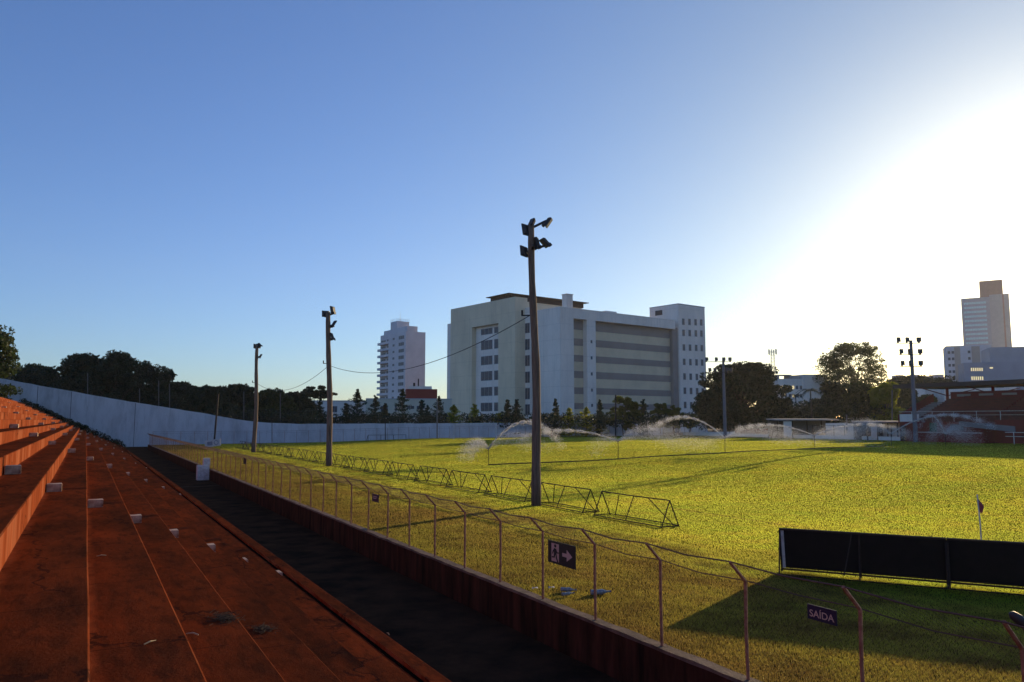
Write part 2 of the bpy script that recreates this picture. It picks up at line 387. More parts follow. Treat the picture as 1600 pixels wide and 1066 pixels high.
# ------------------------------------------------------------ low wall between path and pitch, with its fence
root = empty('low_wall'); root.rotation_euler = (0,0,TH)
tag(root, 'low dark stained retaining wall between the dark path and the grass', 'wall')
def run_wall(s0, s1, top=.07):
    n = max(2, int((s1-s0)/.9)); 
    b = MB(); vs = []
    for i in range(n+1):
        s = s0+(s1-s0)*i/n; j = random.uniform(-.008, .008)
        vs += [(7.80, s, -.8), (7.80+j, s, top-.05), (7.98, s, top-.05), (7.98, s, -.8)]
    fs = [(i*4+a, i*4+(a+1)%4, (i+1)*4+(a+1)%4, (i+1)*4+a) for i in range(n) for a in range(4)]+[(0,1,2,3), (n*4+3,n*4+2,n*4+1,n*4)]
    b.add(vs, fs); b.build('wall_body', LOWW, root)
    b = MB(); vs = []
    for i in range(n*3+1):
        s = s0+(s1-s0)*i/(n*3); j = random.uniform(-.01, .01); z = top+random.uniform(-.008, .008)
        vs += [(7.785+j, s, top-.05), (7.795+j, s, z), (8.0, s, z), (8.01, s, top-.05)]
    n3 = n*3; fs = [(i*4+a, i*4+(a+1)%4, (i+1)*4+(a+1)%4, (i+1)*4+a) for i in range(n3) for a in range(4)]+[(0,1,2,3), (n3*4+3,n3*4+2,n3*4+1,n3*4)]
    b.add(vs, fs); b.build('wall_cap', CAPM, root)
run_wall(-14, 58.6); run_wall(60.2, 121.5)
# white gate pier
root = vroot('gate_pier', 7.45, 59.4, -.7); tag(root, 'white stepped masonry pier where the low wall breaks beside the path', 'pier')
b = MB(); b.box(-.42,.34,-.40,.40,0,1.0); b.build('pier_base', WHITEP, root)
b = MB(); b.box(-.02,.40,-.22,.38,1.0,1.5); b.build('pier_top', WHITEP, root)
def fence_run(root, p0, p1, step, hbend, arm, nposts, z0, side, skip=()):
    """straight chain-link run in local coordinates; arm=(dx,dz) lean at the top."""
    p0 = Vector(p0); p1 = Vector(p1); d = (p1-p0); Ltot = d.length; d.normalize(); nrm = Vector((side[0], side[1], 0))
    for i in range(nposts):
        q = p0+d*step*i
        if i in skip: continue
        z = z0+(zg(q.x) if z0 >= 0 else 0)
        jx = random.uniform(-.015, .015)
        b = MB(); b.tube([(q.x, q.y, z-.03), (q.x+jx, q.y, z+hbend*.5), (q.x+jx, q.y+jx, z+hbend)], .024, 6)
        e = Vector((q.x+jx, q.y+jx, z+hbend)); b.tube([e-Vector((0,0,.01)), e+nrm*arm[0]+Vector((0,0,arm[1]))], .022, 6)
        b.build('post', RUST, root)
    def wires(name, off, h, r):
        b = MB(); pts = []
        n = nposts*2-1
        for i in range(n):
            q = p0+d*step*.5*i; z = z0+(zg(q.x) if z0 >= 0 else 0)
            sag = (-.03+random.uniform(-.02, .01)) if i % 2 else 0
            pts.append(q+nrm*off+Vector((0,0,z+h+sag)))
        b.tube(pts, r, 4); b.build(name, WIRE, root)
    wires('top_wire', arm[0], hbend+arm[1], .010); wires('middle_wire', 0, hbend, .008)
    return d, nrm
def mesh_panel(root, p0, d, nrm, L_, hb, arm, z0, pitch=.085, w=.0042):
    b = MB(); n = int(L_/pitch)
    for i in range(n):
        a = p0+d*pitch*i; z = z0+(zg(a.x) if z0 >= 0 else 0)
        for sg in (1, -1):
            e = a+d*hb*sg*.9
            lo = Vector((a.x, a.y, z+.02)); hi = Vector((e.x, e.y, z+hb))
            o1 = Vector((0,0,w)); b.quad(lo, lo+o1, hi+o1, hi)
            top = hi+d*sg*arm[1]*.9+nrm*arm[0]+Vector((0,0,arm[1])); b.quad(hi, hi+o1, top+o1, top)
    b.build('wire_mesh', WIRE, root)
root = empty('side_fence'); root.rotation_euler = (0,0,TH)
tag(root, 'rusty chain-link fence with angled post tops standing on the low wall along the grass', 'fence')
d, nrm = fence_run(root, (7.9, 8.01-1.78*6, 0), (7.9, 121, 0), 1.78, 1.28, (.27, .27), 70, .07, (-1, 0), skip=(35,))
mesh_panel(root, Vector((7.9, -2.67, 0)), d, nrm, 122.8, 1.28, (.27, .27), .07)
root = empty('end_fence'); root.rotation_euler = (0,0,TH)
tag(root, 'dark chain-link fence along the far end of the pitch before the white wall', 'fence')
d, nrm = fence_run(root, (8.3, 120.3, 0), (112, 120.3, 0), 1.8, 1.6, (.22, .25), 58, 0.0, (0, 1))
mesh_panel(root, Vector((8.3, 120.3, 0)), d, nrm, 102, 1.6, (.22,.25), 0.0, .3, .004)

# ------------------------------------------------------------ white end wall
plan = [(-26,137.2),(4,137.0),(14,136.6),(19,135.8),(25,133.6),(32,131.6),(42,130.6),(60,130.3),(90,130),(106,130)]
tops = [(-200,570),(0,592),(16,595),(60,603),(200,627.5),(325,647),(350,652),(380,657),(420,661),(470,662.5),(560,662),(940,660.5),(955,661.5),(1020,662),(1110,664),(1300,665)]
def top_py(px): return float(np.interp(px, [a for a, _ in tops], [c for _, c in tops]))
b = MB(); pts = []
cum = [0]
for i in range(1, len(plan)): cum.append(cum[-1]+math.dist(plan[i], plan[i-1]))
nn = 150
for i in range(nn+1):
    c_ = cum[-1]*i/nn; t = np.interp(c_, cum, [p[0] for p in plan]); s = np.interp(c_, cum, [p[1] for p in plan])
    v = tow(t, s); px, _ = proj(Vector((v.x, v.y, 2))); pts.append((t, s, zat(v, top_py(px)) + random.uniform(-.03,.03)))
vs = []
for t, s, z in pts: vs += [(t, s, -.9), (t, s, z), (t+.05, s+.25, z), (t+.05, s+.25, -.9)]
b.add(vs, [(i*4+a, i*4+a+1, (i+1)*4+a+1, (i+1)*4+a) for i in range(nn) for a in range(3)]+[(0,1,2,3)])
endwall = venue(b.build('end_wall', WALLW)); tag(endwall, 'high whitewashed wall closing the far end, its top sloping down to the right', 'wall')
# dark weathered joint lines, holes
b = MB()
for px in (200, 52, 100):
    v = None
    for t, s, z in pts:
        w_ = tow(t, s, 1)
        if proj(w_)[0] >= px: v = (t, s, z); break
    b.box(v[0]-.03, v[0]+.03, v[1]-.02, v[1]-.004, -.7, v[2]-.1)
b.build('wall_joint', STEELD, endwall)
# rail along the rising part of the wall top
b = MB()
prev = None
for i, (t, s, z) in enumerate(pts):
    px = proj(tow(t, s, z))[0]
    if 330 < px < 470:
        p = Vector((t, s, z))
        if i % 2 == 0: b.bar(p, p+Vector((0,0,.75)), .06)
        if prev is not None:
            for h in (.4, .75): b.bar(prev+Vector((0,0,h)), p+Vector((0,0,h)), .04)
        prev = p
b.build('wall_rail', STEELD, endwall)
# weeds in the gap between terrace end and wall
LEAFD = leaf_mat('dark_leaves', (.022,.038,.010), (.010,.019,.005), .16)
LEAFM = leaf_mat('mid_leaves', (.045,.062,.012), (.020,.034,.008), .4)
LEAFY = leaf_mat('sunlit_yellow_leaves', (.26,.25,.020), (.13,.15,.014), .65)  # sun shining through the leaves is put into the yellow base colour
LEAFC = leaf_mat('conifer_needles', (.034,.056,.020), (.017,.030,.012), .35)
LEAFA = leaf_mat('olive_airy_leaves', (.085,.095,.022), (.038,.050,.014), .5)
LEAFB = leaf_mat('sunlit_olive_leaves', (.15,.15,.022), (.06,.075,.014), .6)  # olive base colour brightened to look sunlit
def leaf_cloud(centers, radii, per, size, flat=1.0, aspect=1.0):
    """quads scattered inside ellipsoidal clumps; centers (n,3), radii (n,3)"""
    c = np.repeat(centers, per, 0); r_ = np.repeat(radii, per, 0); n = len(c)
    u = RNG.normal(size=(n, 3)); u /= np.linalg.norm(u, axis=1, keepdims=True); u *= RNG.uniform(.35, 1.0, (n, 1))**.5
    p = c+u*r_
    a = RNG.normal(size=(n, 3)); a[:,2] *= flat; a /= np.linalg.norm(a, axis=1, keepdims=True)
    q = RNG.normal(size=(n, 3)); q -= (q*a).sum(1, keepdims=True)*a; q /= np.linalg.norm(q, axis=1, keepdims=True)
    sz = (size*RNG.uniform(.6, 1.4, n))[:,None]
    v = np.stack([p-a*sz, p-q*sz*.45*aspect, p+a*sz, p+q*sz*.45*aspect], 1)
    return v.reshape(-1, 3), np.arange(4*n).reshape(-1, 4)
cs = []
for i in range(120):
    k = random.uniform(-10.5, 6.5); cs.append((tk(k), 136.3+random.uniform(-.3,.4), zk(k)+.05+random.uniform(-.2,.35)))
v, f_ = leaf_cloud(np.array(cs), np.tile([.5,.4,.35], (120,1)), 60, .10)
venue(tag(npmesh('weeds', v, f_, LEAFD), 'dark weeds filling the gap between terrace end and white wall', 'weeds', kind='stuff'))

# ------------------------------------------------------------ trees
def crown_tree(name, px, Y, py_top, w_px, label, mat, cat='tree', group=None, dens=1.0, leaf=.30, flat_top=False, py_bot=None, spread=1.0, nclump=None, trunk_r=.3, gap=0.0, base_z=-.9, asym=0.0):
    c = at(px, py_top, Y); H_ = c.z-base_z; wr = w_px/2*Y/F; x0, y0 = c.x, c.y
    bot = at(px, py_bot, Y).z-base_z if py_bot else H_*.28
    root = empty(name, (x0, y0, base_z)); tag(root, label, cat, group)
    b = MB(); th_ = H_*.62
    b.tube([(0,0,-.3), (.1,0,th_*.3), (-.1,.1,th_*.7), (0,0,th_)], [trunk_r*1.25, trunk_r, trunk_r*.7, trunk_r*.4], 8)
    n = nclump or int(46*spread); cen = []; rad = []
    for i in range(n):
        ph = random.uniform(0, math.tau); 
        v_ = random.uniform(0, 1); 
        if flat_top: zz = H_*(.78+.2*random.random()); rr = wr*math.sqrt(random.random())
        else:
            zz = bot+(H_-bot)*(v_**.8)*.97; q = (zz-bot)/(H_-bot); prof_ = math.sqrt(max(.05, 1-(max(0, q-.3)/.72)**2))*(.88+.12*min(1, q/.3))
            rr = wr*prof_*(random.uniform(.35, 1)**.6)
        rc = wr*random.uniform(.20, .34)*(.7 if flat_top else 1)/(spread**.25)
        rr = max(0, rr-rc*.6); zz = min(zz, H_-rc*.55)
        x_, y_ = rr*math.cos(ph)+asym*wr*(zz/H_), rr*math.sin(ph)*.85
        cen.append((x_, y_, zz)); rad.append((rc, rc, rc*(.35 if flat_top else .62)))
        if i % 3 == 0: b.tube([(0,0,th_*random.uniform(.45,.85)), (x_*.5, y_*.5, (zz+th_*.7)/2), (x_, y_, zz)], [trunk_r*.35, trunk_r*.22, .04], 5)
    b.build('trunk', BARK, root)
    per = int(dens*(300 if leaf > .28 else 420)*36/n*spread)
    # break each clump up into smaller sprays so that the outline stays uneven
    cen = np.array(cen); rad = np.array(rad); m_ = 7
    u = RNG.normal(size=(len(cen)*m_, 3)); u /= np.linalg.norm(u, axis=1, keepdims=True)
    c2 = np.repeat(cen, m_, 0)+u*np.repeat(rad, m_, 0)*.78; r2 = np.repeat(rad, m_, 0)*RNG.uniform(.28, .52, (len(c2), 1))
    if gap: k_ = RNG.uniform(size=len(c2)) > gap; c2, r2 = c2[k_], r2[k_]
    v, f_ = leaf_cloud(c2, r2, max(6, per//m_), leaf)
    parts = [v]; 
    if not gap and not flat_top:
        v2, _ = leaf_cloud(cen*.93+np.array([0,0,bot*.05]), rad*.95, per//3, leaf*1.15); parts.append(v2)
    v = np.concatenate(parts); f_ = np.arange(len(v)).reshape(-1, 4)
    npmesh('crown', v, f_, mat, root)
    return root
crown_tree('broadleaf_tree', -62, 98, 486, 196, 'leafy tree half out of frame at the left edge, catching sun', LEAFM, leaf=.22, dens=1.8, py_bot=620, base_z=4.0, trunk_r=.4)
G1 = 'dark trees behind the sloping white wall'
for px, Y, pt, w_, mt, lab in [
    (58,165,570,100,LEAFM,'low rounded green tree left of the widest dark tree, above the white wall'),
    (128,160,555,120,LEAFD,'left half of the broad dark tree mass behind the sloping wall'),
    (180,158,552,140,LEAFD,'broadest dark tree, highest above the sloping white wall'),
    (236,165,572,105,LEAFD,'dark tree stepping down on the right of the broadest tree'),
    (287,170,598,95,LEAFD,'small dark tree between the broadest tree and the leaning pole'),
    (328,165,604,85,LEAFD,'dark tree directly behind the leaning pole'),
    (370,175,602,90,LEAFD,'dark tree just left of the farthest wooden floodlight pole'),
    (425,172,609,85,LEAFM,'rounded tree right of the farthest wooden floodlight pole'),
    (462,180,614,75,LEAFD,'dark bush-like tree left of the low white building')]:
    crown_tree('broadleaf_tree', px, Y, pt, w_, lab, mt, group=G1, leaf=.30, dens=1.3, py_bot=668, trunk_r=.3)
crown_tree('umbrella_tree', 492, 190, 603, 66, 'flat-topped umbrella-shaped tree behind the second wooden pole', LEAFD, leaf=.30, flat_top=True, nclump=22, dens=1.1, trunk_r=.3)
crown_tree('broadleaf_tree', 1160, 178, 568, 156, 'huge dense dark round tree beside the tall hospital-like block', LEAFD, leaf=.30, dens=2.6, py_bot=668, spread=2.2, trunk_r=.6)
crown_tree('broadleaf_tree', 1334, 255, 537, 132, 'tall airy olive tree with sky showing through its crown', LEAFA, leaf=.30, dens=1.0, py_bot=618, spread=2.2, gap=.16, trunk_r=.5, asym=-.05)
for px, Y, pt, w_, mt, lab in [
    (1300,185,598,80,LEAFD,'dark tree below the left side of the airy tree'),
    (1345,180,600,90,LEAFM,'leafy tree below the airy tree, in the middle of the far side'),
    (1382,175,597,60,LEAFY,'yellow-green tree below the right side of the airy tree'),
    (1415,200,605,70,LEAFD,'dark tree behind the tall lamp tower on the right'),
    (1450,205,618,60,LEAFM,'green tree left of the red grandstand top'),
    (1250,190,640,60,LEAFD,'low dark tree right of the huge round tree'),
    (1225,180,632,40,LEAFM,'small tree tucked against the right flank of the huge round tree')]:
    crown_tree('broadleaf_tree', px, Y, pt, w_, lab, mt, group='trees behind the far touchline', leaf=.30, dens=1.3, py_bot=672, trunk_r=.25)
crown_tree('broadleaf_tree', 1437, 330, 589, 150, 'wide distant dark tree hump right of the lamp tower', LEAFD, leaf=.6, dens=1.2, py_bot=640, spread=1.6)
def palm(px, py_top, Y, label, mat=LEAFD, base_z=-.9, fr=2.6):
    c = at(px, py_top, Y); H_ = c.z-base_z-.6; root = empty('palm_tree', (c.x, c.y, base_z)); tag(root, label, 'palm')
    b = MB(); b.tube([(0,0,-.2), (.1,0,H_*.5), (0,0,H_)], [.22,.16,.14], 8); b.build('trunk', BARK, root)
    b = MB()
    for i in range(15):
        a = i/15*math.tau+random.uniform(-.2,.2); up = random.uniform(.1, 1.0); prev = None; n = 7
        for j in range(n+1):
            q = j/n; r_ = fr*q; z = H_+up*fr*.7*q-fr*.75*q*q; p = Vector((r_*math.cos(a), r_*math.sin(a), z))
            if prev is not None:
                sd = Vector((-math.sin(a), math.cos(a), 0)); w_ = .42*math.sin(math.pi*min(1, q+.1))**.6+.08
                for sg in (-1, 1):
                    for m_ in range(3):
                        base = prev.lerp(p, m_/3); tip = base+sd*sg*w_+(p-prev)*.6-Vector((0,0,.18))
                        b.add([base, base+(p-prev)*.28, tip], [(0,1,2)])
            prev = p
    b.build('crown', mat, root)
palm(1266, 606, 170, 'palm tree standing in front of the far white building, left of the airy tree', fr=3.2)
palm(1243, 614, 240, 'small palm before the lower windows of the far white building', fr=2.4)
def conifer(px, py_top, Y, w_px, label, mat=LEAFC, base_z=-.9, group='young conifers behind the end wall', tiers=None):
    c = at(px, py_top, Y); H_ = c.z-base_z; wr = w_px/2*Y/F; root = empty('young_conifer', (c.x, c.y, base_z)); tag(root, label, 'conifer', group)
    b = MB(); b.tube([(0,0,-.1), (.03,0,H_*.5), (0,0,H_)], [.12,.08,.02], 6); b.build('trunk', BARK, root)
    cen = []; rad = []; nt_ = tiers or int(H_/.5)
    for i in range(nt_):
        q = (i+.5+random.uniform(-.3,.3))/nt_; q = min(q, .985); z = H_*(.10+.89*q); L_ = wr*(1-q)**.7*random.uniform(.6, 1.2)+.12
        nb_ = 6; a0 = random.uniform(0, 1)
        for j in range(nb_):
            a = (j+a0)/nb_*math.tau
            Lj = L_*random.uniform(.45, 1.15); zj = random.uniform(-.3, .3); up_ = random.uniform(.05, .4)
            for u in (.25, .55, .85, 1.0):
                cen.append((Lj*u*math.cos(a), Lj*u*math.sin(a), z+zj+up_*Lj*u*u)); rad.append((Lj*.20+.06, Lj*.20+.06, .20))
    v, f_ = leaf_cloud(np.array(cen), np.array(rad), 14, .13, flat=.5); npmesh('crown', v, f_, mat, root)
PX = [(500,625,26,'behind the second wooden pole on its left'),(541,632,30,'short, between second pole and the tall spired one'),(559,611,34,'tallest on the left, with a thin spire above the low white building'),(587,621,32,'tall, left of the white apartment tower base'),(602,633,18,'thin, in front of the dark window of the cream building'),(629,610,36,'tallest, directly left of the dark red roof box'),(659,627,26,'thin, below the dark red roof box'),(668,636,14,'slim small, just right of the one below the red box'),(686,623,30,'wide, at the right end of the dark red roof box'),(793,628,34,'left of the nearest wooden pole, before the cream facade'),(807,627,22,'closest to the nearest wooden pole on its left'),(868,625,20,'thin, right of the nearest wooden pole with bare tiers'),(937,628,16,'thin, before the white pillar of the striped facade'),(1005,627,22,'slim, below the middle of the striped facade')]
for i, (px, py, w_, lab) in enumerate(PX):
    conifer(px, py-2, 150+(i*37 % 9), w_*1.4, 'young dark conifer '+lab)
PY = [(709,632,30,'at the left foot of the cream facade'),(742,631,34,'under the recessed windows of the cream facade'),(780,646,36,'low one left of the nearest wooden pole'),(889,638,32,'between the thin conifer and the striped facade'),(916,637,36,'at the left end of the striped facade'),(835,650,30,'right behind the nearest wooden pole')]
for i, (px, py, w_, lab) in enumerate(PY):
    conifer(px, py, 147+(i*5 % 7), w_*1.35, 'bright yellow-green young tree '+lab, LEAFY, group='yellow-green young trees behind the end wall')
for i, (px, py, w_, lab) in enumerate([(972,620,50,'left and highest of the bushy ones under the striped facade'),(990,628,36,'in the middle under the striped facade'),(1031,630,36,'right of centre under the striped facade'),(1052,634,34,'below the grey right end of the striped facade'),(1078,648,30,'against the left flank of the huge round tree')]):
    crown_tree('bushy_tree', px, 150+i, py, w_, 'bushy olive-green young tree '+lab, LEAFB, group='bushy young trees below the striped facade', leaf=.16, dens=1.1, py_bot=668, nclump=30, trunk_r=.1, gap=.12)
# low hedge mass that closes the gaps at the foot of the conifers
cs = []; 
for i in range(300):
    px = random.uniform(495, 1085); c_ = at(px, random.uniform(650, 663), random.uniform(146, 158)); cs.append(tuple(c_))
v, f_ = leaf_cloud(np.array(cs), np.tile([1.3,1.0,.8], (300,1)), 60, .2); tag(npmesh('hedge', v, f_, LEAFD), 'low dark undergrowth along the back of the end wall', 'hedge', kind='stuff')

cs = []
for i in range(420):
    px = random.uniform(1090, 1425); c_ = at(px, random.uniform(632, 668), random.uniform(172, 200)); cs.append(tuple(c_))
v, f_ = leaf_cloud(np.array(cs), np.tile([2.2,1.5,1.4], (420,1)), 60, .3); tag(npmesh('undergrowth', v, f_, LEAFD), 'dark tangled undergrowth beneath the trees of the far side', 'undergrowth', kind='stuff')
cs = []
for i in range(520):
    px = random.uniform(-30, 490); c_ = at(px, top_py(px)-random.uniform(-8, 24 if px < 300 else 16), random.uniform(158, 176)); cs.append(tuple(c_))
v, f_ = leaf_cloud(np.array(cs), np.tile([2.2,1.5,1.3], (520,1)), 60, .3); tag(npmesh('undergrowth', v, f_, LEAFD), 'dark undergrowth filling in between the trees behind the sloping wall', 'undergrowth', kind='stuff')

# ------------------------------------------------------------ buildings
class Fac:                                            # a facade line in plan: measures along it from pixel columns
    def __init__(self, p0, ang): self.p = Vector((p0[0], p0[1])); self.e = Vector((math.cos(ang), math.sin(ang)))
    def a(self, px):
        m = (px-800)/F*cp                             # x = m*y to first order (exact for level rays); good within a few cm
        m = (px-800)/F/(cp)                           # rows near the horizon
        q = (px-800)/F; r = ray(px, 600); m = r.x/r.y
        return (m*self.p.y-self.p.x)/(self.e.x-m*self.e.y)
    def z(self, px, py): q = self.p+self.e*self.a(px); return zat(Vector((q.x, q.y, 0)), py)
def bmat(name, c, rough=.8): return M(name, c, tuple(x*.86 for x in c), .25, rough, 0, lo=.4, hi=.7)
def jmat(name, c, hz_, vt):
    m, t, b = newmat(name); nb = NB(t); b.inputs['Roughness'].default_value = .85; b.inputs['Specular IOR Level'].default_value = .2
    col = nb.mix(nb.noise(.12, (1,1,.5), 7, .65, .4, .7), c, tuple(x*.80 for x in c))
    col = nb.mix(nb.math('MULTIPLY', nb.noise(1.2, (1,1,.06), 5, .7, .52, .75), .35), col, tuple(x*.55 for x in c))   # rain streaks
    x = nb.n('ShaderNodeSeparateXYZ'); nb.l(nb.coord(), x.inputs[0])
    j = nb.math('LESS_THAN', nb.math('FRACT', nb.math('DIVIDE', x.outputs[2], hz_)), .12/hz_)
    k = nb.math('LESS_THAN', nb.math('FRACT', nb.math('DIVIDE', nb.math('ADD', x.outputs[0], x.outputs[1]), vt)), .10/vt)
    nb.l(nb.mix(nb.math('MULTIPLY', nb.math('MAXIMUM', j, k), .28), col, tuple(x*.4 for x in c)), b.inputs['Base Color'])
    return m
CREAM = jmat('cream_render', (.80,.66,.46), 4.85, 9.0); WHITEB = jmat('white_render', (.88,.78,.68), 4.85, 8.0); GREYB = bmat('grey_render', (.31,.26,.23))
CREAM2 = bmat('pale_cream_band', (.76,.61,.41)); BROWN = bmat('brown_roof', (.05,.03,.022)); GLASS = M('window_glass', (.035,.045,.06), (.09,.10,.12), 1.2, .35, spec=.35)
FRAME = M('window_frame', (.45,.46,.46), None, rough=.5); REDB = bmat('dark_red_cladding', (.30,.045,.03)); DARKB = bmat('dark_recess', (.05,.05,.055))
def window(root, x0, x1, z0, z1, y, nx=2, rec=.0, name='window', mat=None, ax='x', flip=1):
    """a framed window lying in the plane y (normal -y) of a building's local frame; ax 'y' puts it on the plane x=y facing -x"""
    f = MB(); g = MB(); w = .10
    def bx(mb, a0, a1, d0, d1, c0, c1):
        if ax == 'x': mb.box(a0, a1, y+d0, y+d1, c0, c1)
        else: mb.box(y+d0, y+d1, a0, a1, c0, c1)
    bx(f, x0, x1, -.05, -.003, z0-w, z0); bx(f, x0, x1, -.05, -.003, z1, z1+w*.6)
    bx(f, x0, x0+w, -.05, -.003, z0, z1); bx(f, x1-w, x1, -.05, -.003, z0, z1)
    for i in range(1, nx): m_ = x0+(x1-x0)*i/nx; bx(f, m_-w*.3, m_+w*.3, -.05, -.003, z0, z1)
    o = f.build(name, FRAME, root)
    bx(g, x0+w, x1-w, -.02, -.006, z0, z1); g.build('pane', mat or GLASS, o)
    return o
# --- main hospital-like block; local frame: x along the right-hand facade, y along the left-hand (receding) facades
A38 = R(38); Y0 = 240.0; k0 = Y0/180.0
Wc = at(876, 600, Y0); BR = empty('institution_building', (Wc.x, Wc.y, -.9), A38)
tag(BR, 'large seven-storey cream and white block with grey striped facade behind the end wall', 'building')
FR = Fac((Wc.x, Wc.y), A38); FL = Fac((Wc.x, Wc.y), A38+R(90))
zb = lambda F_, px, py: F_.z(px, py)+.9
aR = FR.a(1057); zt = zb(FR, 876, 479); aL = FL.a(833)
depth = 24.0
a1 = FR.a(897); c0, c1 = FR.a(918), FR.a(931.6)
zbeam = zb(FR, 897, 497.5)
rec = 2.2
b = MB(); b.box(0, a1, 0, depth, 0, zt); b.box(a1, aR, rec+.02, depth, 0, zt); b.box(a1+.003, aR, 0, rec+.02, zbeam, zt-.003)
b.box(c0, c1, .03, rec+.02, 0, zbeam-.002); b.build('wall', WHITEB, BR)
# banded recessed facade
xs0, xs1 = a1+.003, aR; bands = [(265,315),(365,405),(458,495),(548,587),(640,677),(728,762)]
bg = MB(); bc = MB(); cur = zbeam-.004
FRr = Fac((Wc.x, Wc.y), A38)
last = cur
edges = []
for y0_, y1_ in bands:
    zt_ = zb(FR, 933, 430+y0_*.275); zb_ = zb(FR, 933, 430+y1_*.275); edges.append((zt_, zb_))
for i, (a_, c_) in enumerate(edges):
    if i == 0: a_ = cur
    bg.box(xs0, xs1, rec-.30, rec+.02, c_, a_)
    nx_ = edges[i+1][0] if i+1 < len(edges) else 0
    bc.box(xs0, xs1, rec-.22, rec+.018, nx_, c_-.002)
bg.build('grey_band', GREYB, BR); bc.build('cream_band', CREAM2, BR)
for i, (a_, c_) in enumerate(edges[1:]):
    zz = (a_+c_)/2-.2; window(BR, (c0+c1)/2-.45, (c0+c1)/2+.45, zz, zz+.9, .03, 1)
b = MB(); b.box(aR-.8, aR+1.9, .02+rec*.0+.6, depth-1, 0, zb(FR, 1057, 499)-2.9); b.build('shaded_return', GREYB, BR)  # shade on the recess end wall put into a grey box
# right tower
tx0 = aR+1.9; Tp = Vector((Wc.x, Wc.y))+FR.e*tx0; FT = Fac(FR.p, A38); tx1 = FT.a(1104); FTl = Fac((FR.p+FR.e*tx0)[:], A38+R(90))
tl = FTl.a(1017); tz = zb(FR, 1066, 476)
b = MB(); b.box(tx0, tx1, 0.05, tl, 0, tz); b.build('stair_tower', WHITEB, BR)
b = MB(); b.box(tx0-.05, tx1+.05, -.02, tl+.05, tz, tz+.35); b.build('tower_parapet', bmat('grey_coping', (.42,.43,.46)), BR)
for r_, yy in enumerate((265, 328, 411, 493, 576, 657, 738)):
    for xx in (1418, 1453, 1488, 1520):
        px = 680+xx*.275; zz = zb(FR, px, 430+(yy+ (xx-1418)*.04)*.275); ax_ = FR.a(px)
        window(BR, ax_-.75, ax_+.75, zz-1.1, zz+1.1, .05, 1)
b = MB(); xq = FTl.a(1030); b.box(tx0-.03, tx0-.005, tl*.55, tl*.8, tz-3.0, tz-1.2); b.build('roof_opening', DARKB, BR)
# cream block at the left, set back behind the glass strip
gl_ = FL.a(825)
G1p = FL.p+FL.e*gl_
FC = Fac(G1p[:], A38); cb = FC.a(805)                 # negative: toward the viewer-left
K = G1p+FC.e*cb; FK = Fac(K[:], A38+R(90))
def tolocal(p2): d_ = Vector(p2)-FR.p; return d_.dot(FR.e), d_.dot(FL.e)
kx, ky = tolocal(K); kl = FK.a(703.5); kz_ = zb(FK, 805, 463.5)
r0, r1 = FK.a(737), FK.a(778.5); rz0, rz1 = .9, zb(FK, 760, 508)
yy0, yy1 = ky+min(r0, r1), ky+max(r0, r1)
b = MB(); rd = 2.0
b.box(kx, kx+rd, ky, yy0, 0, kz_); b.box(kx, kx+rd, yy1, ky+kl, 0, kz_); b.box(kx+.002, kx+rd, yy0, yy1, rz1, kz_-.003)
b.box(kx+rd, -.2, ky+.003, ky+kl, 0, kz_-.004)
b.build('cream_wall', CREAM, BR)
b = MB(); b.box(kx+rd-.30, kx+rd-.004, yy0+.004, yy1-.004, 0, rz1-.004); b.build('white_spandrel', WHITEB, BR)
rw = yy1-yy0
for (t0_, t1_) in ((300,333),(368,420),(458,507),(545,597),(636,685),(725,773)):
    z1_, z0_ = zb(FK, 757, 430+t0_*.275), zb(FK, 757, 430+t1_*.275)
    for u0, u1, nx in ((.02,.30,2),(.36,.80,3)):
        window(BR, yy0+rw*u0, yy0+rw*u1, z0_, z1_, kx+rd-.30, nx, ax='y')
# glass strip
gz0, gz1 = 0, zb(FL, 829, 482)
b = MB(); b.box(-1.2, -.1, aL+.0, gl_+.5, 0, gz1+.2); b.build('recess_wall', WHITEB, BR)
for (t0_, t1_) in ((275,330),(365,425),(457,517),(550,612),(643,705),(735,795)):
    z1_, z0_ = zb(FL, 829, 430+t0_*.275), zb(FL, 829, 430+t1_*.275)
    window(BR, aL+.1, gl_-.05, z0_, z1_, -1.2, 2, ax='y')
# thin white slab at far left
sl_ = FK.a(694); b = MB(); b.box(kx+1.2, kx+10, ky+kl+.01, ky+sl_, 0, zb(FK, 700, 505)); b.build('side_wing', WHITEB, BR)
# roof structures: a brown hipped slab on dark walls above a cream plant room
def lpx(x, y): v_ = FR.p+FR.e*x+FL.e*y; return proj(Vector((v_.x, v_.y, 25)))[0]
cy = ky+7.0; cx = kx
while lpx(cx, cy) < 795: cx += .1
ce = cx
while lpx(ce, cy) < 921: ce += .1
cl = cy
while lpx(cx, cl) > 759: cl += .1
vc = FR.p+FR.e*cx+FL.e*cy; zr = zat(Vector((vc.x, vc.y, 0)), 457)+.9; rz = kz_
b = MB(); b.box(cx, ce, cy, cl, zr-.3, zr-.08); b.add([(cx,cy,zr-.08),(ce,cy,zr-.08),(ce,cl,zr-.08),(cx,cl,zr-.08),(cx+4,(cy+cl)/2,zr+.5),(ce-4,(cy+cl)/2,zr+.5)], [(0,1,5,4),(1,2,5),(2,3,4,5),(3,0,4)])
b.build('brown_roof', BROWN, BR)
b = MB(); b.box(cx+1.3, ce-1.6, cy+1.2, cl-1, zr-2.1, zr-.302); b.build('roof_fascia', BROWN, BR)
b = MB(); b.box(cx+2.0, ce-2.2, cy+1.5, cl-1.5, zt-.5, zr-2.102); b.build('plant_room', CREAM, BR)
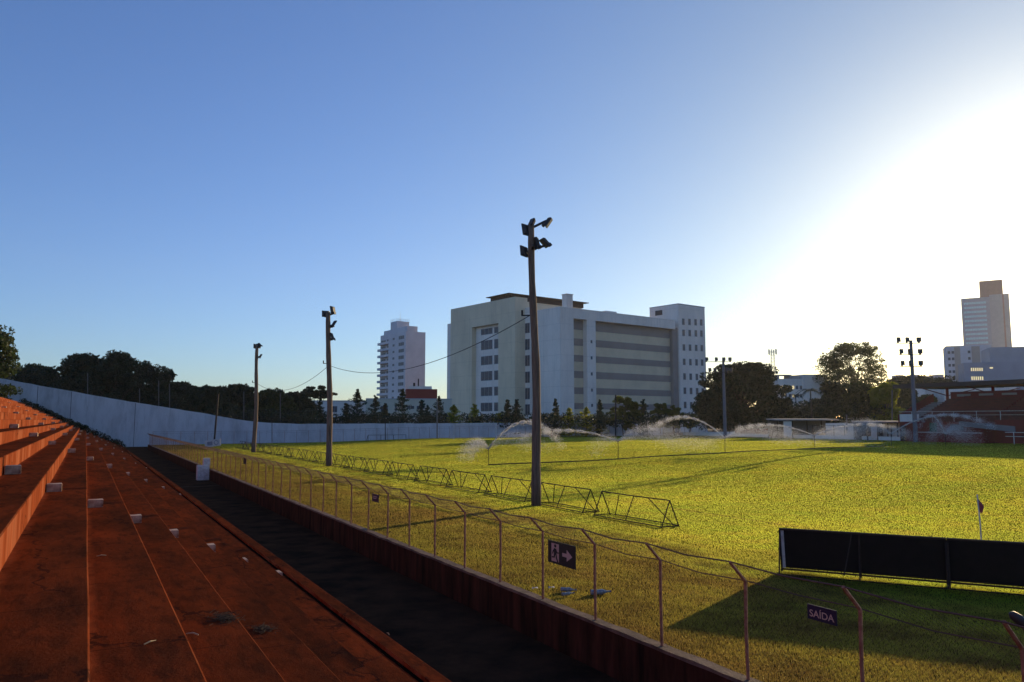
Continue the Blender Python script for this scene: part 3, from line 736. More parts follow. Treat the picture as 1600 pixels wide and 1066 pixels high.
px0, px1 = FR.a(891), FR.a(902); b = MB(); b.box(px0+.6, px1+.2, 2, 4.2, zt-.01, zr-2.6); b.box(px0+.45, px1+.35, 1.85, 4.35, zr-2.6, zr-2.35); b.build('chimney', WHITEB, BR)
b = MB(); b.box(FR.a(955)+2, FR.a(972)+2, 4, 9, zt-.01, zt+1.2); b.build('roof_box', WHITEB, BR)
# --- low cream and white building with the red box
Yl = 215.0; Lp = at(479, 640, Yl); AL = R(10); LB = empty('long_low_building', (Lp.x, Lp.y, -.9), AL); FLb = Fac((Lp.x, Lp.y), AL)
tag(LB, 'long low flat-roofed building, white at left and cream at right, behind the conifers', 'building')
zl = zb(FLb, 480, 627); am = FLb.a(572); ar = FLb.a(706)
b = MB(); b.box(0, am, 0, 14, 0, zl); b.build('white_wall', WHITEB, LB)
b = MB(); b.box(am+.004, ar, -.15, 14, 0, zb(FLb, 600, 624)); b.build('cream_wall', bmat('warm_cream', (.62,.57,.44)), LB)
b = MB(); b.box(-.1, am, -.12, 14.1, zl, zl+.25); b.box(am, ar+.1, -.3, 14.1, zb(FLb, 600, 624), zb(FLb, 600, 624)+.25); b.build('coping', FRAME, LB)
for x0_, x1_, yt, yb_, y_ in ((520,528,635,644,0),(595,607,634.5,642.5,-.15),(617,621,634,643,-.15),(636,648,634.5,639,-.15),(651,664,634.5,639,-.15),(520,526,652,660,0)):
    window(LB, FLb.a(x0_), FLb.a(x1_), zb(FLb, x0_, yb_), zb(FLb, x0_, yt), y_, 2)
b = MB(); b.box(FLb.a(541), FLb.a(544), -.5, 0-.003, 1, zb(FLb, 542, 634)); b.build('downpipe_duct', DARKB, LB)
zr0 = zb(FLb, 660, 624.2)+.26; b = MB(); b.box(FLb.a(635), FLb.a(683.5), .3, 8, zr0, zb(FLb, 660, 608)); b.build('red_roof_box', REDB, LB)
b = MB(); b.box(FLb.a(641), FLb.a(676), 3, 10, zb(FLb, 660, 608), zb(FLb, 660, 603)); b.build('tank_room', WHITEB, LB)
b = MB(); zq = zb(FLb, 655, 603); xq = FLb.a(655); b.tube([(xq, 4, zq-.1), (xq, 4, zq+2.2)], .18, 8); b.tube([(xq-1.2, 4, zq), (xq-1.2, 4, zq+1.0)], .3, 8); b.build('flue', STEELD, LB)
# --- white apartment tower
Ya = 330.0; Ap = at(633, 600, Ya); AA = R(34); AB = empty('apartment_tower', (Ap.x, Ap.y, -.9), AA)
tag(AB, 'white twelve-storey apartment tower with balconies on its left edge', 'building')
FAr = Fac((Ap.x, Ap.y), AA); FAl = Fac((Ap.x, Ap.y), AA+R(90)); wr_ = FAr.a(664); wl_ = FAl.a(587); za = zb(FAr, 633, 517.5)
APW = bmat('apartment_render', (.66,.62,.62))
l1 = FAl.a(606)                                        # balcony bay starts here
b = MB(); b.box(0, wr_, 0, l1, 0, za); b.box(2.0, wr_, l1, wl_, 0, zb(FAl, 590, 524)); b.build('wall', APW, AB)
b = MB(); b.box(3, 9, l1-2, l1+4.5, za-.5, zb(FAl, 613, 500)); b.build('lift_tower', APW, AB)
b = MB(); b.box(2.5, wr_*.7, 2, wl_-2.5, za-.3, zb(FAl, 613, 512.5)); b.box(.8, FAr.a(647), .4, 5, za-.3, zb(FAr, 640, 509.5)); b.build('penthouse', APW, AB)
zt2 = zb(FAl, 613, 500); b = MB()
for i in range(7):
    for j in (l1-2, l1+4.5): b.bar((3+i, j, zt2), (3+i, j, zt2+1.0), .08)
for j in (l1-2, l1+4.5):
    for h in (.5, 1.0): b.bar((3, j, zt2+h), (9, j, zt2+h), .08)
b.bar((3, l1-2, zt2+1), (3, l1+4.5, zt2+1), .08); b.build('roof_railing', FRAME, AB)
b = MB(); b.tube([(6, l1+1, zt2), (6, l1+1, zt2+5)], [.1,.03], 6); b.build('antenna', FRAME, AB)
fl = 58/5.607*Ya/F*1.0
for i in range(11):
    zc = za-2.3-i*fl*1.02
    if zc < 6: break
    window(AB, FAl.a(630.5), FAl.a(622), zc-.75, zc+.65, 0, 3, ax='y')
    window(AB, FAl.a(615.8), FAl.a(612.5), zc-.5, zc+.4, 0, 1, ax='y')
    b = MB(); b.box(.3, 2.0, l1+.01, wl_-.5, zc-1.6, zc-1.45); b.box(.3, .42, l1+.01, wl_-.5, zc-1.45, zc-.55); bo = b.build('balcony', APW, AB)
    window(AB, l1+1, l1+(wl_-l1)*.45, zc-1.3, zc+.7, 2.0, 2, ax='y', name='balcony_door'); window(AB, l1+(wl_-l1)*.55, wl_-1, zc-1.0, zc+.6, 2.0, 2, ax='y')
# --- far towers at the right
def simple_block(name, label, px0, px1, py0, Y, ang, dpt, mat, cat='building', corner_left=True):
    p = at(px0, 600, Y); r_ = empty(name, (p.x, p.y, -.9), ang); tag(r_, label, cat); f = Fac((p.x, p.y), ang); w_ = f.a(px1); z = zb(f, px0, py0)
    b = MB(); b.box(0, w_, 0, dpt, 0, z); b.build('wall', mat, r_); return r_, f, w_, z
PINKG = bmat('pinkish_grey_render', (.50,.45,.44)); GLB = M('blue_green_glass', (.62,.80,.74), (.50,.66,.62), .5, .25, spec=.6)
RT, f, w_, z_ = simple_block('office_tower', 'tall office tower with pale blue window stripes and a red-brown core, at the right edge', 1509, 1554, 467, 1000, R(-32), 31, PINKG); kS = 1000/450
for i in range(11):
    zc = zb(f, 1511, 475+i*6.85)
    g = MB(); g.box(2.9, w_-4.0, -.12, -.004, zc-1.4, zc+1.4); o = g.build('window_band', GLB, RT)
    for j in range(1, 9): xx = 2.9+(w_-6.9)*j/9; MB().box(xx-.13, xx+.13, -.3, -.122, zc-1.4, zc+1.4).build('mullion', FRAME, o)
b = MB(); b.box(w_+.02, w_+9.5*kS, -1.5, 18*kS, 0, z_+1.0*kS); b.build('core_wall', bmat('beige_core', (.56,.47,.41)), RT)
b = MB(); b.box(w_-4.6*kS, w_+6.8*kS, 3*kS, 16*kS, z_-1, z_+9.8*kS); b.build('brown_core', bmat('red_brown_core', (.42,.20,.16)), RT)
b = MB(); b.box(w_+6.2*kS, w_+7.0*kS, -1.62, -1.503, 0, z_+.9*kS); b.build('red_strip', bmat('red_strip', (.48,.20,.16)), RT)
RB, f, w_, z_ = simple_block('apartment_block', 'pale apartment block with rows of small windows in front of the tall office tower', 1481, 1552, 541, 360, R(-24), 14, bmat('pale_flats', (.56,.57,.60)))
b = MB()
for x0_, x1_ in ((1494,1503),(1521,1534)): b.box(f.a(x0_), f.a(x1_), -.25, -.004, 0, z_-.5)
b.build('beige_panel', bmat('beige_panel', (.40,.36,.32)), RB)
for i in range(9):
    zc = z_-3-i*2.95
    for px in (1485.5, 1491.5, 1517, 1543):
        if zc > 6: xx = f.a(px); window(RB, xx-.6, xx+.6, zc-.6, zc+.6, 0, 1)
RG, f, w_, z_ = simple_block('grey_office', 'plain grey block with two lit rows of yellow windows at the right edge', 1507, 1640, 567, 300, R(-22), 14, bmat('mid_grey', (.34,.35,.39)))
b = MB(); b.box(f.a(1550), w_, 1.0, 19, z_-.01, zb(f, 1580, 542)); b.build('upper_block', bmat('mid_grey_upper', (.37,.38,.41)), RG)
LIT, t_, b_ = newmat('lit_window'); b_.inputs['Emission Color'].default_value = (1,.78,.38,1); b_.inputs['Emission Strength'].default_value = .85; b_.inputs['Base Color'].default_value = (.6,.5,.3,1)
for y0_, y1_ in ((575,580),(588.5,594)):
    for j in range(6):
        x0_ = 1518+j*3.3; window(RG, f.a(x0_), f.a(x0_+2.7), zb(f, x0_, y1_), zb(f, x0_, y0_), 0, 1, mat=LIT)
b = MB(); b.box(f.a(1548), f.a(1553), -.05, -.004, zb(f, 1550, 576), zb(f, 1550, 574)); b.build('lit_slit', LIT, RG)
WB, f, w_, z_ = simple_block('white_institute', 'white three-storey building between the huge round tree and the airy tree', 1215, 1254, 592, 260, R(8), 14, WHITEB)
b = MB(); b.box(w_+.01, f.a(1292), -.6, 13, 0, zb(f, 1260, 585.5)); b.build('right_wing', WHITEB, WB)
for i, yy in enumerate((605.5, 618.5)):
    for j, px in enumerate((1219, 1225, 1231.5, 1237, 1243, 1249)):
        window(WB, f.a(px), f.a(px+4.2), zb(f, px, yy+2.6), zb(f, px, yy-2.6), 0, 2, mat=LIT if (i, j) in ((0,2),(0,3),(1,3),(0,0)) else GLASS)
b = MB(); zq = z_
for x_ in (.3, 4.5): b.box(x_, x_+.5, .2, 4, zq-.01, zq+1.1)
b.box(.3, 5.0, .2, 4, zq+1.1, zq+1.4); b.box(5.4, w_-.5, .5, 6, zq-.01, zq+1.2); b.build('roof_plant', bmat('roof_plant', (.45,.40,.38)), WB)
FB, f, w_, z_ = simple_block('distant_flats', 'distant flats with roof tanks above the trees right of the lamp tower', 1402, 1480, 592, 420, R(0), 12, bmat('dist_flats', (.30,.30,.29)))
for x0_, x1_, yy in ((1405,1414,586),(1430,1439,585.5),(1450,1461,587.5),(1468,1477,585)):
    b = MB(); b.box(f.a(x0_), f.a(x1_), 1, 8, z_-.01, zb(f, x0_, yy)); b.build('roof_tank', PINKG, FB)
HS, f, w_, z_ = simple_block('white_hall', 'low white hall behind the trees left of the red grandstand', 1406, 1478, 604, 235, R(3), 12, WHITEB)
HS2, f, w_, z_ = simple_block('pale_shop', 'pale low building seen between the grandstand roof and its top row', 1474, 1588, 600, 200, R(-3), 10, WHITEB)
b = MB(); b.box(f.a(1556), f.a(1568), -.05, -.004, zb(f, 1560, 606), zb(f, 1560, 597+4)); b.build('beige_shutter', bmat('beige_sh', (.4,.34,.3)), HS2)
for x_ in (1482, 1490, 1503): window(HS2, f.a(x_), f.a(x_+4), zb(f, x_, 607), zb(f, x_, 603.5), 0, 1)
# lattice phone mast
c = at(1207, 547, 300); MR = empty('radio_mast', (c.x, c.y, -.9)); tag(MR, 'thin lattice radio mast against the bright sky right of the huge tree', 'mast'); Hm = c.z+.9
b = MB(); n = 24
for i in range(n):
    z0_, z1_ = Hm*i/n, Hm*(i+1)/n; w0, w1 = 1.1-.6*i/n, 1.1-.6*(i+1)/n
    cs_ = [(-1,-1),(1,-1),(1,1),(-1,1)]
    for j in range(4):
        a_, c_ = cs_[j], cs_[(j+1) % 4]
        b.bar((a_[0]*w0, a_[1]*w0, z0_), (a_[0]*w1, a_[1]*w1, z1_), .12); b.bar((a_[0]*w0, a_[1]*w0, z0_), (c_[0]*w1, c_[1]*w1, z1_), .07)
b.build('lattice', FRAME, MR)
b = MB()
for j in range(6):
    a = j/6*math.tau; b.box(-.12, .12, -.1, .1, Hm-1.8, Hm+.3, Matrix.Translation((1.5*math.cos(a), 1.5*math.sin(a), 0)))
    b.bar((0,0,Hm-.8), (1.5*math.cos(a), 1.5*math.sin(a), Hm-.8), .08)
for j in (-1, 1): b.tube([(j*.9, -.5, Hm*.72), (j*1.3, -.9, Hm*.72)], .6, 10)
b.build('antenna', FRAME, MR)

# ------------------------------------------------------------ the red grandstand on the far side
REDS = M('faded_red_paint', (.17,.040,.028), (.09,.026,.020), 1.5, .75, .2); REDW = wall_mat('red_wall', (.20,.034,.028), (.08,.02,.018), .6)
GS = empty('grandstand'); GS.rotation_euler = (0,0,TH); tag(GS, 'red stepped grandstand on the far side at the right edge', 'grandstand')
tf, s_hi, s_lo = 101.0, 71.8, 5.0; z0g = .5
zlow = zat(tow(tf+3, 55), 655) ; ztop = zat(tow(tf+10.3, 64), 611.5)
nrow = 12
b = MB(); vs_ = []
for i in range(nrow):
    t0_ = tf+2.8+i*.62; zz = zlow+(ztop-.9-zlow)*(i+1)/nrow
    b.box(t0_, t0_+.66 if i < nrow-1 else t0_+.9, s_lo, s_hi-1-.0*i, 0, zz)
b.build('seating_step', REDS, GS)
# bench slats
b = MB()
for i in range(nrow):
    t0_ = tf+2.8+i*.62; zz = zlow+(ztop-.9-zlow)*(i+1)/nrow; b.box(t0_+.1, t0_+.35, s_lo, s_hi-3.5, zz+.28, zz+.34)
    for k in range(16): b.box(t0_+.15, t0_+.30, s_lo+1+k*3.6, s_lo+1.1+k*3.6, zz, zz+.28)
b.build('bench', REDW, GS)
b = MB(); b.box(tf+10.5, tf+10.8, s_lo, s_hi-1, 0, ztop+.1); b.build('back_wall', REDW, GS)
b = MB()
for k in range(18): s = s_hi-4-k*3.2; b.box(tf+10.42, tf+10.49, s, s+2.0, ztop-.6, ztop-.25)
b.build('back_panel', GREYB, GS)
# stairs and stringer at the left end
b = MB()
for i in range(nrow): t0_ = tf+2.4+i*.62; zz = zlow+(ztop-1.2-zlow)*(i+1)/nrow-.2; b.box(t0_, t0_+.62, s_hi-.9, s_hi+1.3, zz-.15, zz)
b.build('stair_step', bmat('stair_concrete', (.28,.25,.23)), GS)
b = MB(); b.add([(tf+2, s_hi+1.4, zlow-.6), (tf+10.2, s_hi+1.4, ztop-1.3), (tf+10.2, s_hi+1.4, ztop-.1), (tf+2, s_hi+1.4, zlow+.6),
                 (tf+2, s_hi+1.6, zlow-.6), (tf+10.2, s_hi+1.6, ztop-1.3), (tf+10.2, s_hi+1.6, ztop-.1), (tf+2, s_hi+1.6, zlow+.6)],
                [(0,1,2,3),(7,6,5,4),(0,4,5,1),(1,5,6,2),(2,6,7,3),(3,7,4,0)]); b.build('stair_wall', REDW, GS)
# front wall, rails
b = MB(); b.box(tf+2.4, tf+2.8-.01, s_lo, 60, 0, zlow-.1); b.box(tf, tf+2.8, 60.05, s_hi, 0, zlow-.35); b.build('front_wall', REDW, GS)
b = MB()
for k in range(20):
    s = s_hi-k*3.1; b.bar((tf+2.8, s, zlow-.35), (tf+2.8, s, zlow+1.05), .06)
b.bar((tf+2.8, s_lo, zlow+1.05), (tf+2.8, s_hi+2, zlow+1.05), .06); b.bar((tf+2.8, s_lo, zlow+.55), (tf+2.8, s_hi+2, zlow+.55), .04); b.build('upper_rail', WHITEP, GS)
b = MB()
for k in range(20): s = 56-k*2.6; b.bar((tf-.6, s, z0g), (tf-.6, s, z0g+1.5), .07)
for h in (.95, 1.45): b.bar((tf-.6, s_lo, z0g+h), (tf-.6, 57, z0g+h), .07)
b.build('front_rail', WHITEP, GS)
b = MB()
for k in range(18): s = 56.5-k*3; b.box(tf+2.45, tf+2.6-.004, s-1.8, s, z0g, z0g+1.1)
b.build('vent_opening', DARKB, GS)
b = MB(); b.box(tf-.12, tf-.004, 65.0, 69.5, z0g+1.25, z0g+1.35); b.box(tf-.12, tf-.004, 60.2, 63.6, z0g+1.25, z0g+1.35); b.build('white_sill', WHITEP, GS)
b = MB(); b.box(tf-.05, tf-.004, 66.3, 67.3, z0g+1.4, z0g+2.6); b.build('green_shutter', bmat('green_shutter', (.02,.10,.05)), GS)
b = MB(); b.box(tf-.06, tf-.004, 62.6, 64.4, z0g+1.6, z0g+2.4); b.build('dark_window', GLASS, GS)
b = MB(); b.box(tf+.1, tf+1.5, s_hi-2, s_hi, zlow-.35, zlow+.7); b.build('white_cabin', WHITEB, GS)
b = MB()
for k, (h0, h1) in enumerate(((0,1),)):
    b.add([(tf-.3, 63, zlow-.9), (tf-.3, 56, zlow-1.6), (tf-.3, 56, zlow-.9), (tf-.3, 63, zlow-.25), (tf-.15, 63, zlow-.9), (tf-.15, 56, zlow-1.6), (tf-.15, 56, zlow-.9), (tf-.15, 63, zlow-.25)],
      [(0,1,2,3),(7,6,5,4),(0,4,5,1),(1,5,6,2),(2,6,7,3),(3,7,4,0)])
b.build('sloping_awning', bmat('awning', (.22,.20,.20)), GS)
# roof
zrf = zat(tow(tf+9, 58), 596.5)
b = MB(); b.box(tf+9, tf+21, s_lo-5, s_hi+7, zrf-.1, zrf+.3); b.box(tf+8.8, tf+9-.003, s_lo-5, s_hi+7.1, zrf-.2, zrf+.4); b.build('roof', bmat('roof_dark', (.05,.045,.045)), GS)
b = MB()
for k in range(10):
    s = s_hi+3-k*7.0
    b.bar((tf+16, s, 0), (tf+16, s, zrf-.1), .3); b.bar((tf+9.5, s, zrf-.2), (tf+16, s, zrf-1.3), .12); b.bar((tf+16, s, zrf-1.3), (tf+23, s, zrf-.2), .12)
b.box(tf+10.9, tf+11.6, 50.5, 52.7, 0, zrf-.25); b.build('roof_support', REDW, GS)

# low white wall, shelters and signs along the far side
LW = empty('perimeter_wall'); LW.rotation_euler = (0,0,TH); tag(LW, 'low white wall along the far side of the pitch left of the grandstand', 'wall')
b = MB(); b.box(103.0, 103.25, 68.5, 120, 0, 1.05); b.box(103.25, 121, 119.8, 120, 0, 1.05) ; b.build('wall', WHITEB, LW)
def shelter(px0, px1, py, Y, label, hgt=None, deep=3.0):
    a_ = at(px0, py, Y); c_ = at(px1, py+2, Y*1.02); ang = math.atan2(c_.y-a_.y, c_.x-a_.x); L_ = math.hypot(c_.y-a_.y, c_.x-a_.x)
    r_ = empty('shelter', (a_.x, a_.y, .5), ang); tag(r_, label, 'shelter'); z = a_.z-.5
    b = MB(); b.box(0, L_, -.4, deep, z-.16, z+.05, Matrix.Rotation(.03, 4, 'X')); b.build('roof', bmat('shelter_roof', (.33,.31,.30)), r_)
    for i in range(5): MB().bar((.3+i*(L_-.6)/4, 0, -1), (.3+i*(L_-.6)/4, 0, z-.15), .14).build('post', STEELD, r_)
    b = MB(); b.box(.3, L_-.3, deep-.3, deep-.1, -1, z-.05); b.build('back_wall', bmat('shelter_back', (.16,.155,.15)), r_)
    b = MB(); b.box(L_*.12, L_*.25, -.05, .02, .3, z-.3); b.build('white_panel', WHITEB, r_)
    return r_
shelter(1212, 1308, 655.5, 128, 'grey flat-roofed shelter below the palm, left of the long white wall piece')
shelter(1352, 1420, 659, 116, 'low flat-roofed dugout shelter left of the red grandstand')
a_ = at(1270, 670, 127); c_ = at(1412, 670, 114)
r_ = empty('white_screen_wall', (a_.x, a_.y, .5), math.atan2(c_.y-a_.y, c_.x-a_.x)); tag(r_, 'long white-painted wall between the two flat-roofed shelters', 'wall'); L_ = (c_-a_).length
b = MB(); b.box(0, L_, 3.3, 3.5, -1, 2.45); b.build('wall', WHITEB, r_)
b = MB()
for i in range(9): b.bar((L_*i/8, 0, -1), (L_*i/8, 0, 2.1), .08)
b.bar((0,0,2.1), (L_,0,2.1), .05); b.build('rail', STEELD, r_)
a_ = at(1140, 668, 150); r_ = empty('steel_rail_fence', (a_.x, a_.y, .5), R(6)); tag(r_, 'thin dark rail fence at the foot of the huge round tree', 'fence')
b = MB()
for i in range(9): b.bar((i*1.6, 0, -1), (i*1.6, 0, 1.9), .07)
for h in (1.0, 1.9): b.bar((0,0,h), (12.8,0,h), .05)
b.build('rail', STEELD, r_)
b = MB(); b.box(1.5, 11, 1.0, 1.2, -1, 1.3); b.build('red_board', REDW, r_)

# ------------------------------------------------------------ floodlight poles
def flood(root, p, aim_az, tilt, w=.42, h=.34, d=.16, name='floodlight'):
    """rectangular floodlight head; p pivot, aim azimuth in root frame, tilt down from horizontal"""
    Mx = Matrix.Translation(p)@Matrix.Rotation(aim_az, 4, 'Z')@Matrix.Rotation(tilt, 4, 'Y')
    b = MB(); vs = []
    for x, sw in ((0, .62), (d*.55, .95), (d, 1.0)):
        vs += [Mx@Vector((x, i*w/2*sw, j*h/2*sw)) for i, j in ((-1,-1),(1,-1),(1,1),(-1,1))]
    b.add(vs, [(3,2,1,0),(8,9,10,11)]+[(l*4+i, l*4+(i+1)%4, l*4+4+(i+1)%4, l*4+4+i) for l in (0,1) for i in range(4)])
    b.box(-.05, .05, -w*.25, w*.25, -h*.62, -h*.3, Mx)
    o = b.build(name, LAMPM, root)
    g = MB(); g.box(d+.003, d+.012, -w*.45, w*.45, -h*.45, h*.45, Mx); g.build('lamp_glass', LAMPG, o)
    return o
def wood_pole(base_px, base_py, top_px, top_py, r0, r1, label, wob=.10):
    t, s = gnd(base_px, base_py); v = tow(t, s, zg(t)); root = empty('floodlight_pole', v); tag(root, label, 'floodlight pole', 'wooden floodlight poles along the grass verge')
    tp = at(top_px, top_py, v.y)-v; n = 14; pts = []; rs = []
    for i in range(n+1):
        q = i/n; pts.append(Vector((tp.x*q+wob*math.sin(q*4.2)*math.sin(math.pi*q)*1.0, wob*.5*math.sin(q*5), tp.z*q-(.3 if i == 0 else 0)))); rs.append(r0+(r1-r0)*q+.012*math.sin(i*2.1))
    b = MB(); b.tube(pts, rs, 14); b.build('pole', WOOD, root, True)
    return root, tp
k_ = .95
P1, tp1 = wood_pole(838, 790, 830, 349, .205, .13, 'nearest wooden floodlight pole, tallest in view, in front of the big building')
H1 = tp1.z
sc1 = 32.7/F                                          # metres per photo pixel at this pole
def p1(dx, py): return Vector((tp1.x+dx*sc1, 0, at(830, py, tow(16.4,28.3).y).z))
for q0_, q1_ in ((p1(2,356), p1(24,345.5)), (p1(2,390), p1(26,383)), (p1(-2,368), p1(-7,362)), (p1(-2,396), p1(-9,392)), (p1(2,390)+Vector((0,.2,0)), p1(2,390)-Vector((0,.8,0)))): MB().bar(q0_, q1_, .09).build('bracket', LAMPM, P1)
flood(P1, p1(24,346), R(-10), R(35), .40, .44)
flood(P1, p1(11,379), R(200), R(15), .40, .46); flood(P1, p1(24,377), R(200), R(45), .40, .46)
flood(P1, p1(-5,358), R(140), R(10), .44, .50); flood(P1, p1(-8,392), R(150), R(5), .50, .44); flood(P1, p1(4,350), R(210), R(-25), .3, .34); flood(P1, p1(5,381)+Vector((0,.3,0)), R(190), R(20), .36, .34)
P2, tp2 = wood_pole(514, 728, 513, 488, .235, .17, 'second wooden floodlight pole, left of the low white building', .08)
sc2 = 61/F
def p2(dx, py): return Vector((tp2.x+dx*sc2, 0, at(513, py, tow(16.5,59.9).y).z))
for py in (491, 511, 531): MB().bar(p2(1,py+1.5), p2(10,py-1.5), .12).build('bracket', LAMPM, P2)
for dx, py, a, t_l, w_, h_ in ((9,484,160,10,.5,.6),(7,505,20,30,.5,.6),(9,525,190,20,.4,.6),(-3,490,120,5,.6,.5),(4,526,170,10,.3,.35),(3,507,180,0,.3,.5)): flood(P2, p2(dx, py), R(a), R(t_l), w_, h_, .2)
P3, tp3 = wood_pole(396, 707, 402, 540, .24, .16, 'farthest wooden floodlight pole, leaning slightly right, before the white wall', .12)
sc3 = 87/F
def p3(dx, py): return Vector((tp3.x+dx*sc3, 0, at(402, py, tow(16.1,88.3).y).z))
for dx, py, a, t_l in ((3,540,160,20),(5,538,200,40),(4,556,20,25),(-2,541,180,0)): flood(P3, p3(dx, py), R(a), R(t_l), .45, .5, .2)
for py in (544, 559): MB().bar(p3(0,py), p3(5,py-2.5), .1).build('bracket', LAMPM, P3)
def cable(a, c, sag, label, name='cable', r=.022):
    b = MB(); n = 28; pts = []
    for i in range(n+1):
        q = i/n; p = Vector(a).lerp(Vector(c), q); p.z -= sag*4*q*(1-q); pts.append(p-Vector(a))
    b.tube(pts, r, 5); o = b.build(name, CABLE); o.location = a; tag(o, label, 'cable')
y1, y2, y3 = tow(16.4,28.3).y, tow(16.5,59.9).y, tow(16.1,88.3).y
cA, cB, cC = at(828, 493, y1), at(514, 571, y2), at(400, 598, y3)
cable(cA, cB, 1.35, 'black cable sagging from the nearest wooden pole to the second one', r=.018)
cable(cB, cC, 1.35, 'black cable sagging from the second wooden pole to the farthest one', r=.018)
# ladder rungs / insulators on poles
for Pn, py, yv, px in ((P1,493,y1,830),(P2,568,y2,513),(P3,598,y3,400)):
    b = MB(); c_ = at(px, py, yv)-Pn.location; b.bar(c_-Vector((.38,0,0)), c_, .05); b.tube([c_-Vector((.38,0,.02)), c_-Vector((.38,0,-.22))], .045, 6); b.build('insulator', STEELD, Pn)
# steel lamp towers on the far side
def lamp_tower(px, py_top, py_base, Y, label, rows, zb0):
    v = at(px, py_top, Y); root = empty('lamp_tower', (v.x, v.y, zb0)); tag(root, label, 'lamp tower'); H_ = v.z-zb0
    b = MB(); b.tube([(0,0,-.4), (0,0,H_*.5), (0,0,H_)], [.30,.26,.2], 10); b.build('pole', bmat('galvanised_pole', (.16,.16,.18)), root)
    for z, xs in rows:
        b = MB(); b.bar((min(xs)-.2, -.15, H_-z), (max(xs)+.2, -.15, H_-z), .10); b.build('crossarm', LAMPM, root)
        for x in xs: flood(root, (x, -.2, H_-z+.45), R(-90)+R(25)*(1 if x < 0 else -1), R(-5), .60, .62, .25)
lamp_tower(1130, 563, 676, 140, 'steel lamp tower with eight lamps standing before the huge round tree', [(.3,(-3.1,-2.0+.6,1.0-.9,1.2+.0)), (2.2,(-2.6,-1.7,-.3+.9,1.3))], .5)
lamp_tower(1423, 532, 690, 107, 'tall steel lamp tower with nine lamps left of the red grandstand', [(.4,(-1.9,-.7,1.0)), (2.0,(-1.6,-.45,1.1)), (3.6,(-1.5,-.4,1.1))], .5)
# ------------------------------------------------------------ small thin posts
def thin_post(px, py0, py1, Y, lean=0, r=.06, label='', name='thin_pole', px2=None, cat='pole', mat=STEELD, group=None):
    a_ = at(px, py1, Y); c_ = at(px2 if px2 else px, py0, Y); b = MB(); b.tube([(0,0,0), tuple(c_-a_)], r, 6); o = b.build(name, mat); o.location = a_; tag(o, label, cat, group)
PGP = M('dull_grey_post', (.16,.15,.14), None, rough=.7)
for px, p0, p1_, lab in ((137,583,622,'left of the other three above the white wall'),(218,607,634,'below the right shoulder of the broadest tree'),(248,595,640,'left one of the close pair above the white wall'),(265,600,643,'right one of the close pair above the white wall'),(381,612,662,'just left of the farthest wooden pole'),(438,615,668,'between the farthest and second wooden poles')):
    thin_post(px, p0, p1_, 150, label='thin grey post, '+lab, mat=PGP, group='thin posts beyond the sloping wall')
thin_post(335, 616, 688, 118, label='dark leaning pole in front of the white wall above the white sign', px2=341, r=.13, name='leaning_pole')
thin_post(683, 624, 688, 128, label='grey pole by the left goalpost rising from the end fence', r=.12, name='fence_pole', mat=PGP)
thin_post(602, 656, 690, 124, label='dark thin pole over the small rail frame by the end wall', r=.07, name='fence_pole')
thin_post(962, 617, 683, 132, label='dark pole before the white end wall below the striped facade', r=.13, name='fence_pole')
thin_post(425, 655, 690, 119, label='thin dark fence pole between the farthest two wooden poles', r=.05, name='fence_pole')
thin_post(1394, 610, 660, 125, label='grey post just left of the tall lamp tower', r=.1, name='fence_pole', mat=PGP)
thin_post(1323, 648, 676, 118, label='grey post in front of the white screen wall', r=.1, name='fence_pole', mat=PGP)
thin_post(1411, 665, 689, 110, label='thick dark post at the left corner of the red grandstand', r=.3, name='gate_post')

# ------------------------------------------------------------ A-shaped steel frames for advertising boards
def aframe():
    root = empty('board_frame'); L_ = 3.75; hw = .38; h = .88; r = .021
    for y in (0, L_):
        for x in (-hw, hw): MB().tube([(x, y, 0), (0, y, h)], r, 5).build('leg', STEELD, root)
    b = MB(); b.tube([(0,0,h), (0,L_*.5,h-.012), (0,L_,h)], r, 5); b.build('top_rail', STEELD, root)
    b = MB(); 
    for x in (-hw, hw): b.tube([(x,0,.05), (x,L_,.05)], r*.9, 5)
    for y in (0, L_): b.tube([(-hw,y,.05), (hw,y,.05)], r*.9, 5)
    b.build('base_rail', STEELD, root)
    for p_, q_ in (((-hw, L_*.5, .05), (0, L_*.5, h)), ((hw, L_*.08, .05), (0, L_*.30, h)), ((hw, L_*.92, .05), (0, L_*.72, h))): MB().tube([p_, q_], r*.85, 5).build('brace', STEELD, root)
    return root
ordn = ['nearest','second','third','fourth','fifth','sixth','seventh','eighth','ninth','tenth','eleventh','twelfth','thirteenth','fourteenth','fifteenth','sixteenth','seventeenth','eighteenth']
af = aframe()
for i in range(18):
    o = af if i == 0 else copy_tree(af)
    o.location = tow(17.0+random.uniform(-.08,.08), 20.4+4.62*i+random.uniform(-.08,.08)+(.0 if i else 0), -.01); o.rotation_euler = (0,0,TH+random.uniform(-.02,.02))
    tag(o, f'empty A-shaped board frame on the grass, {ordn[i]} from the black boards', 'board frame', 'row of empty advertising board frames')
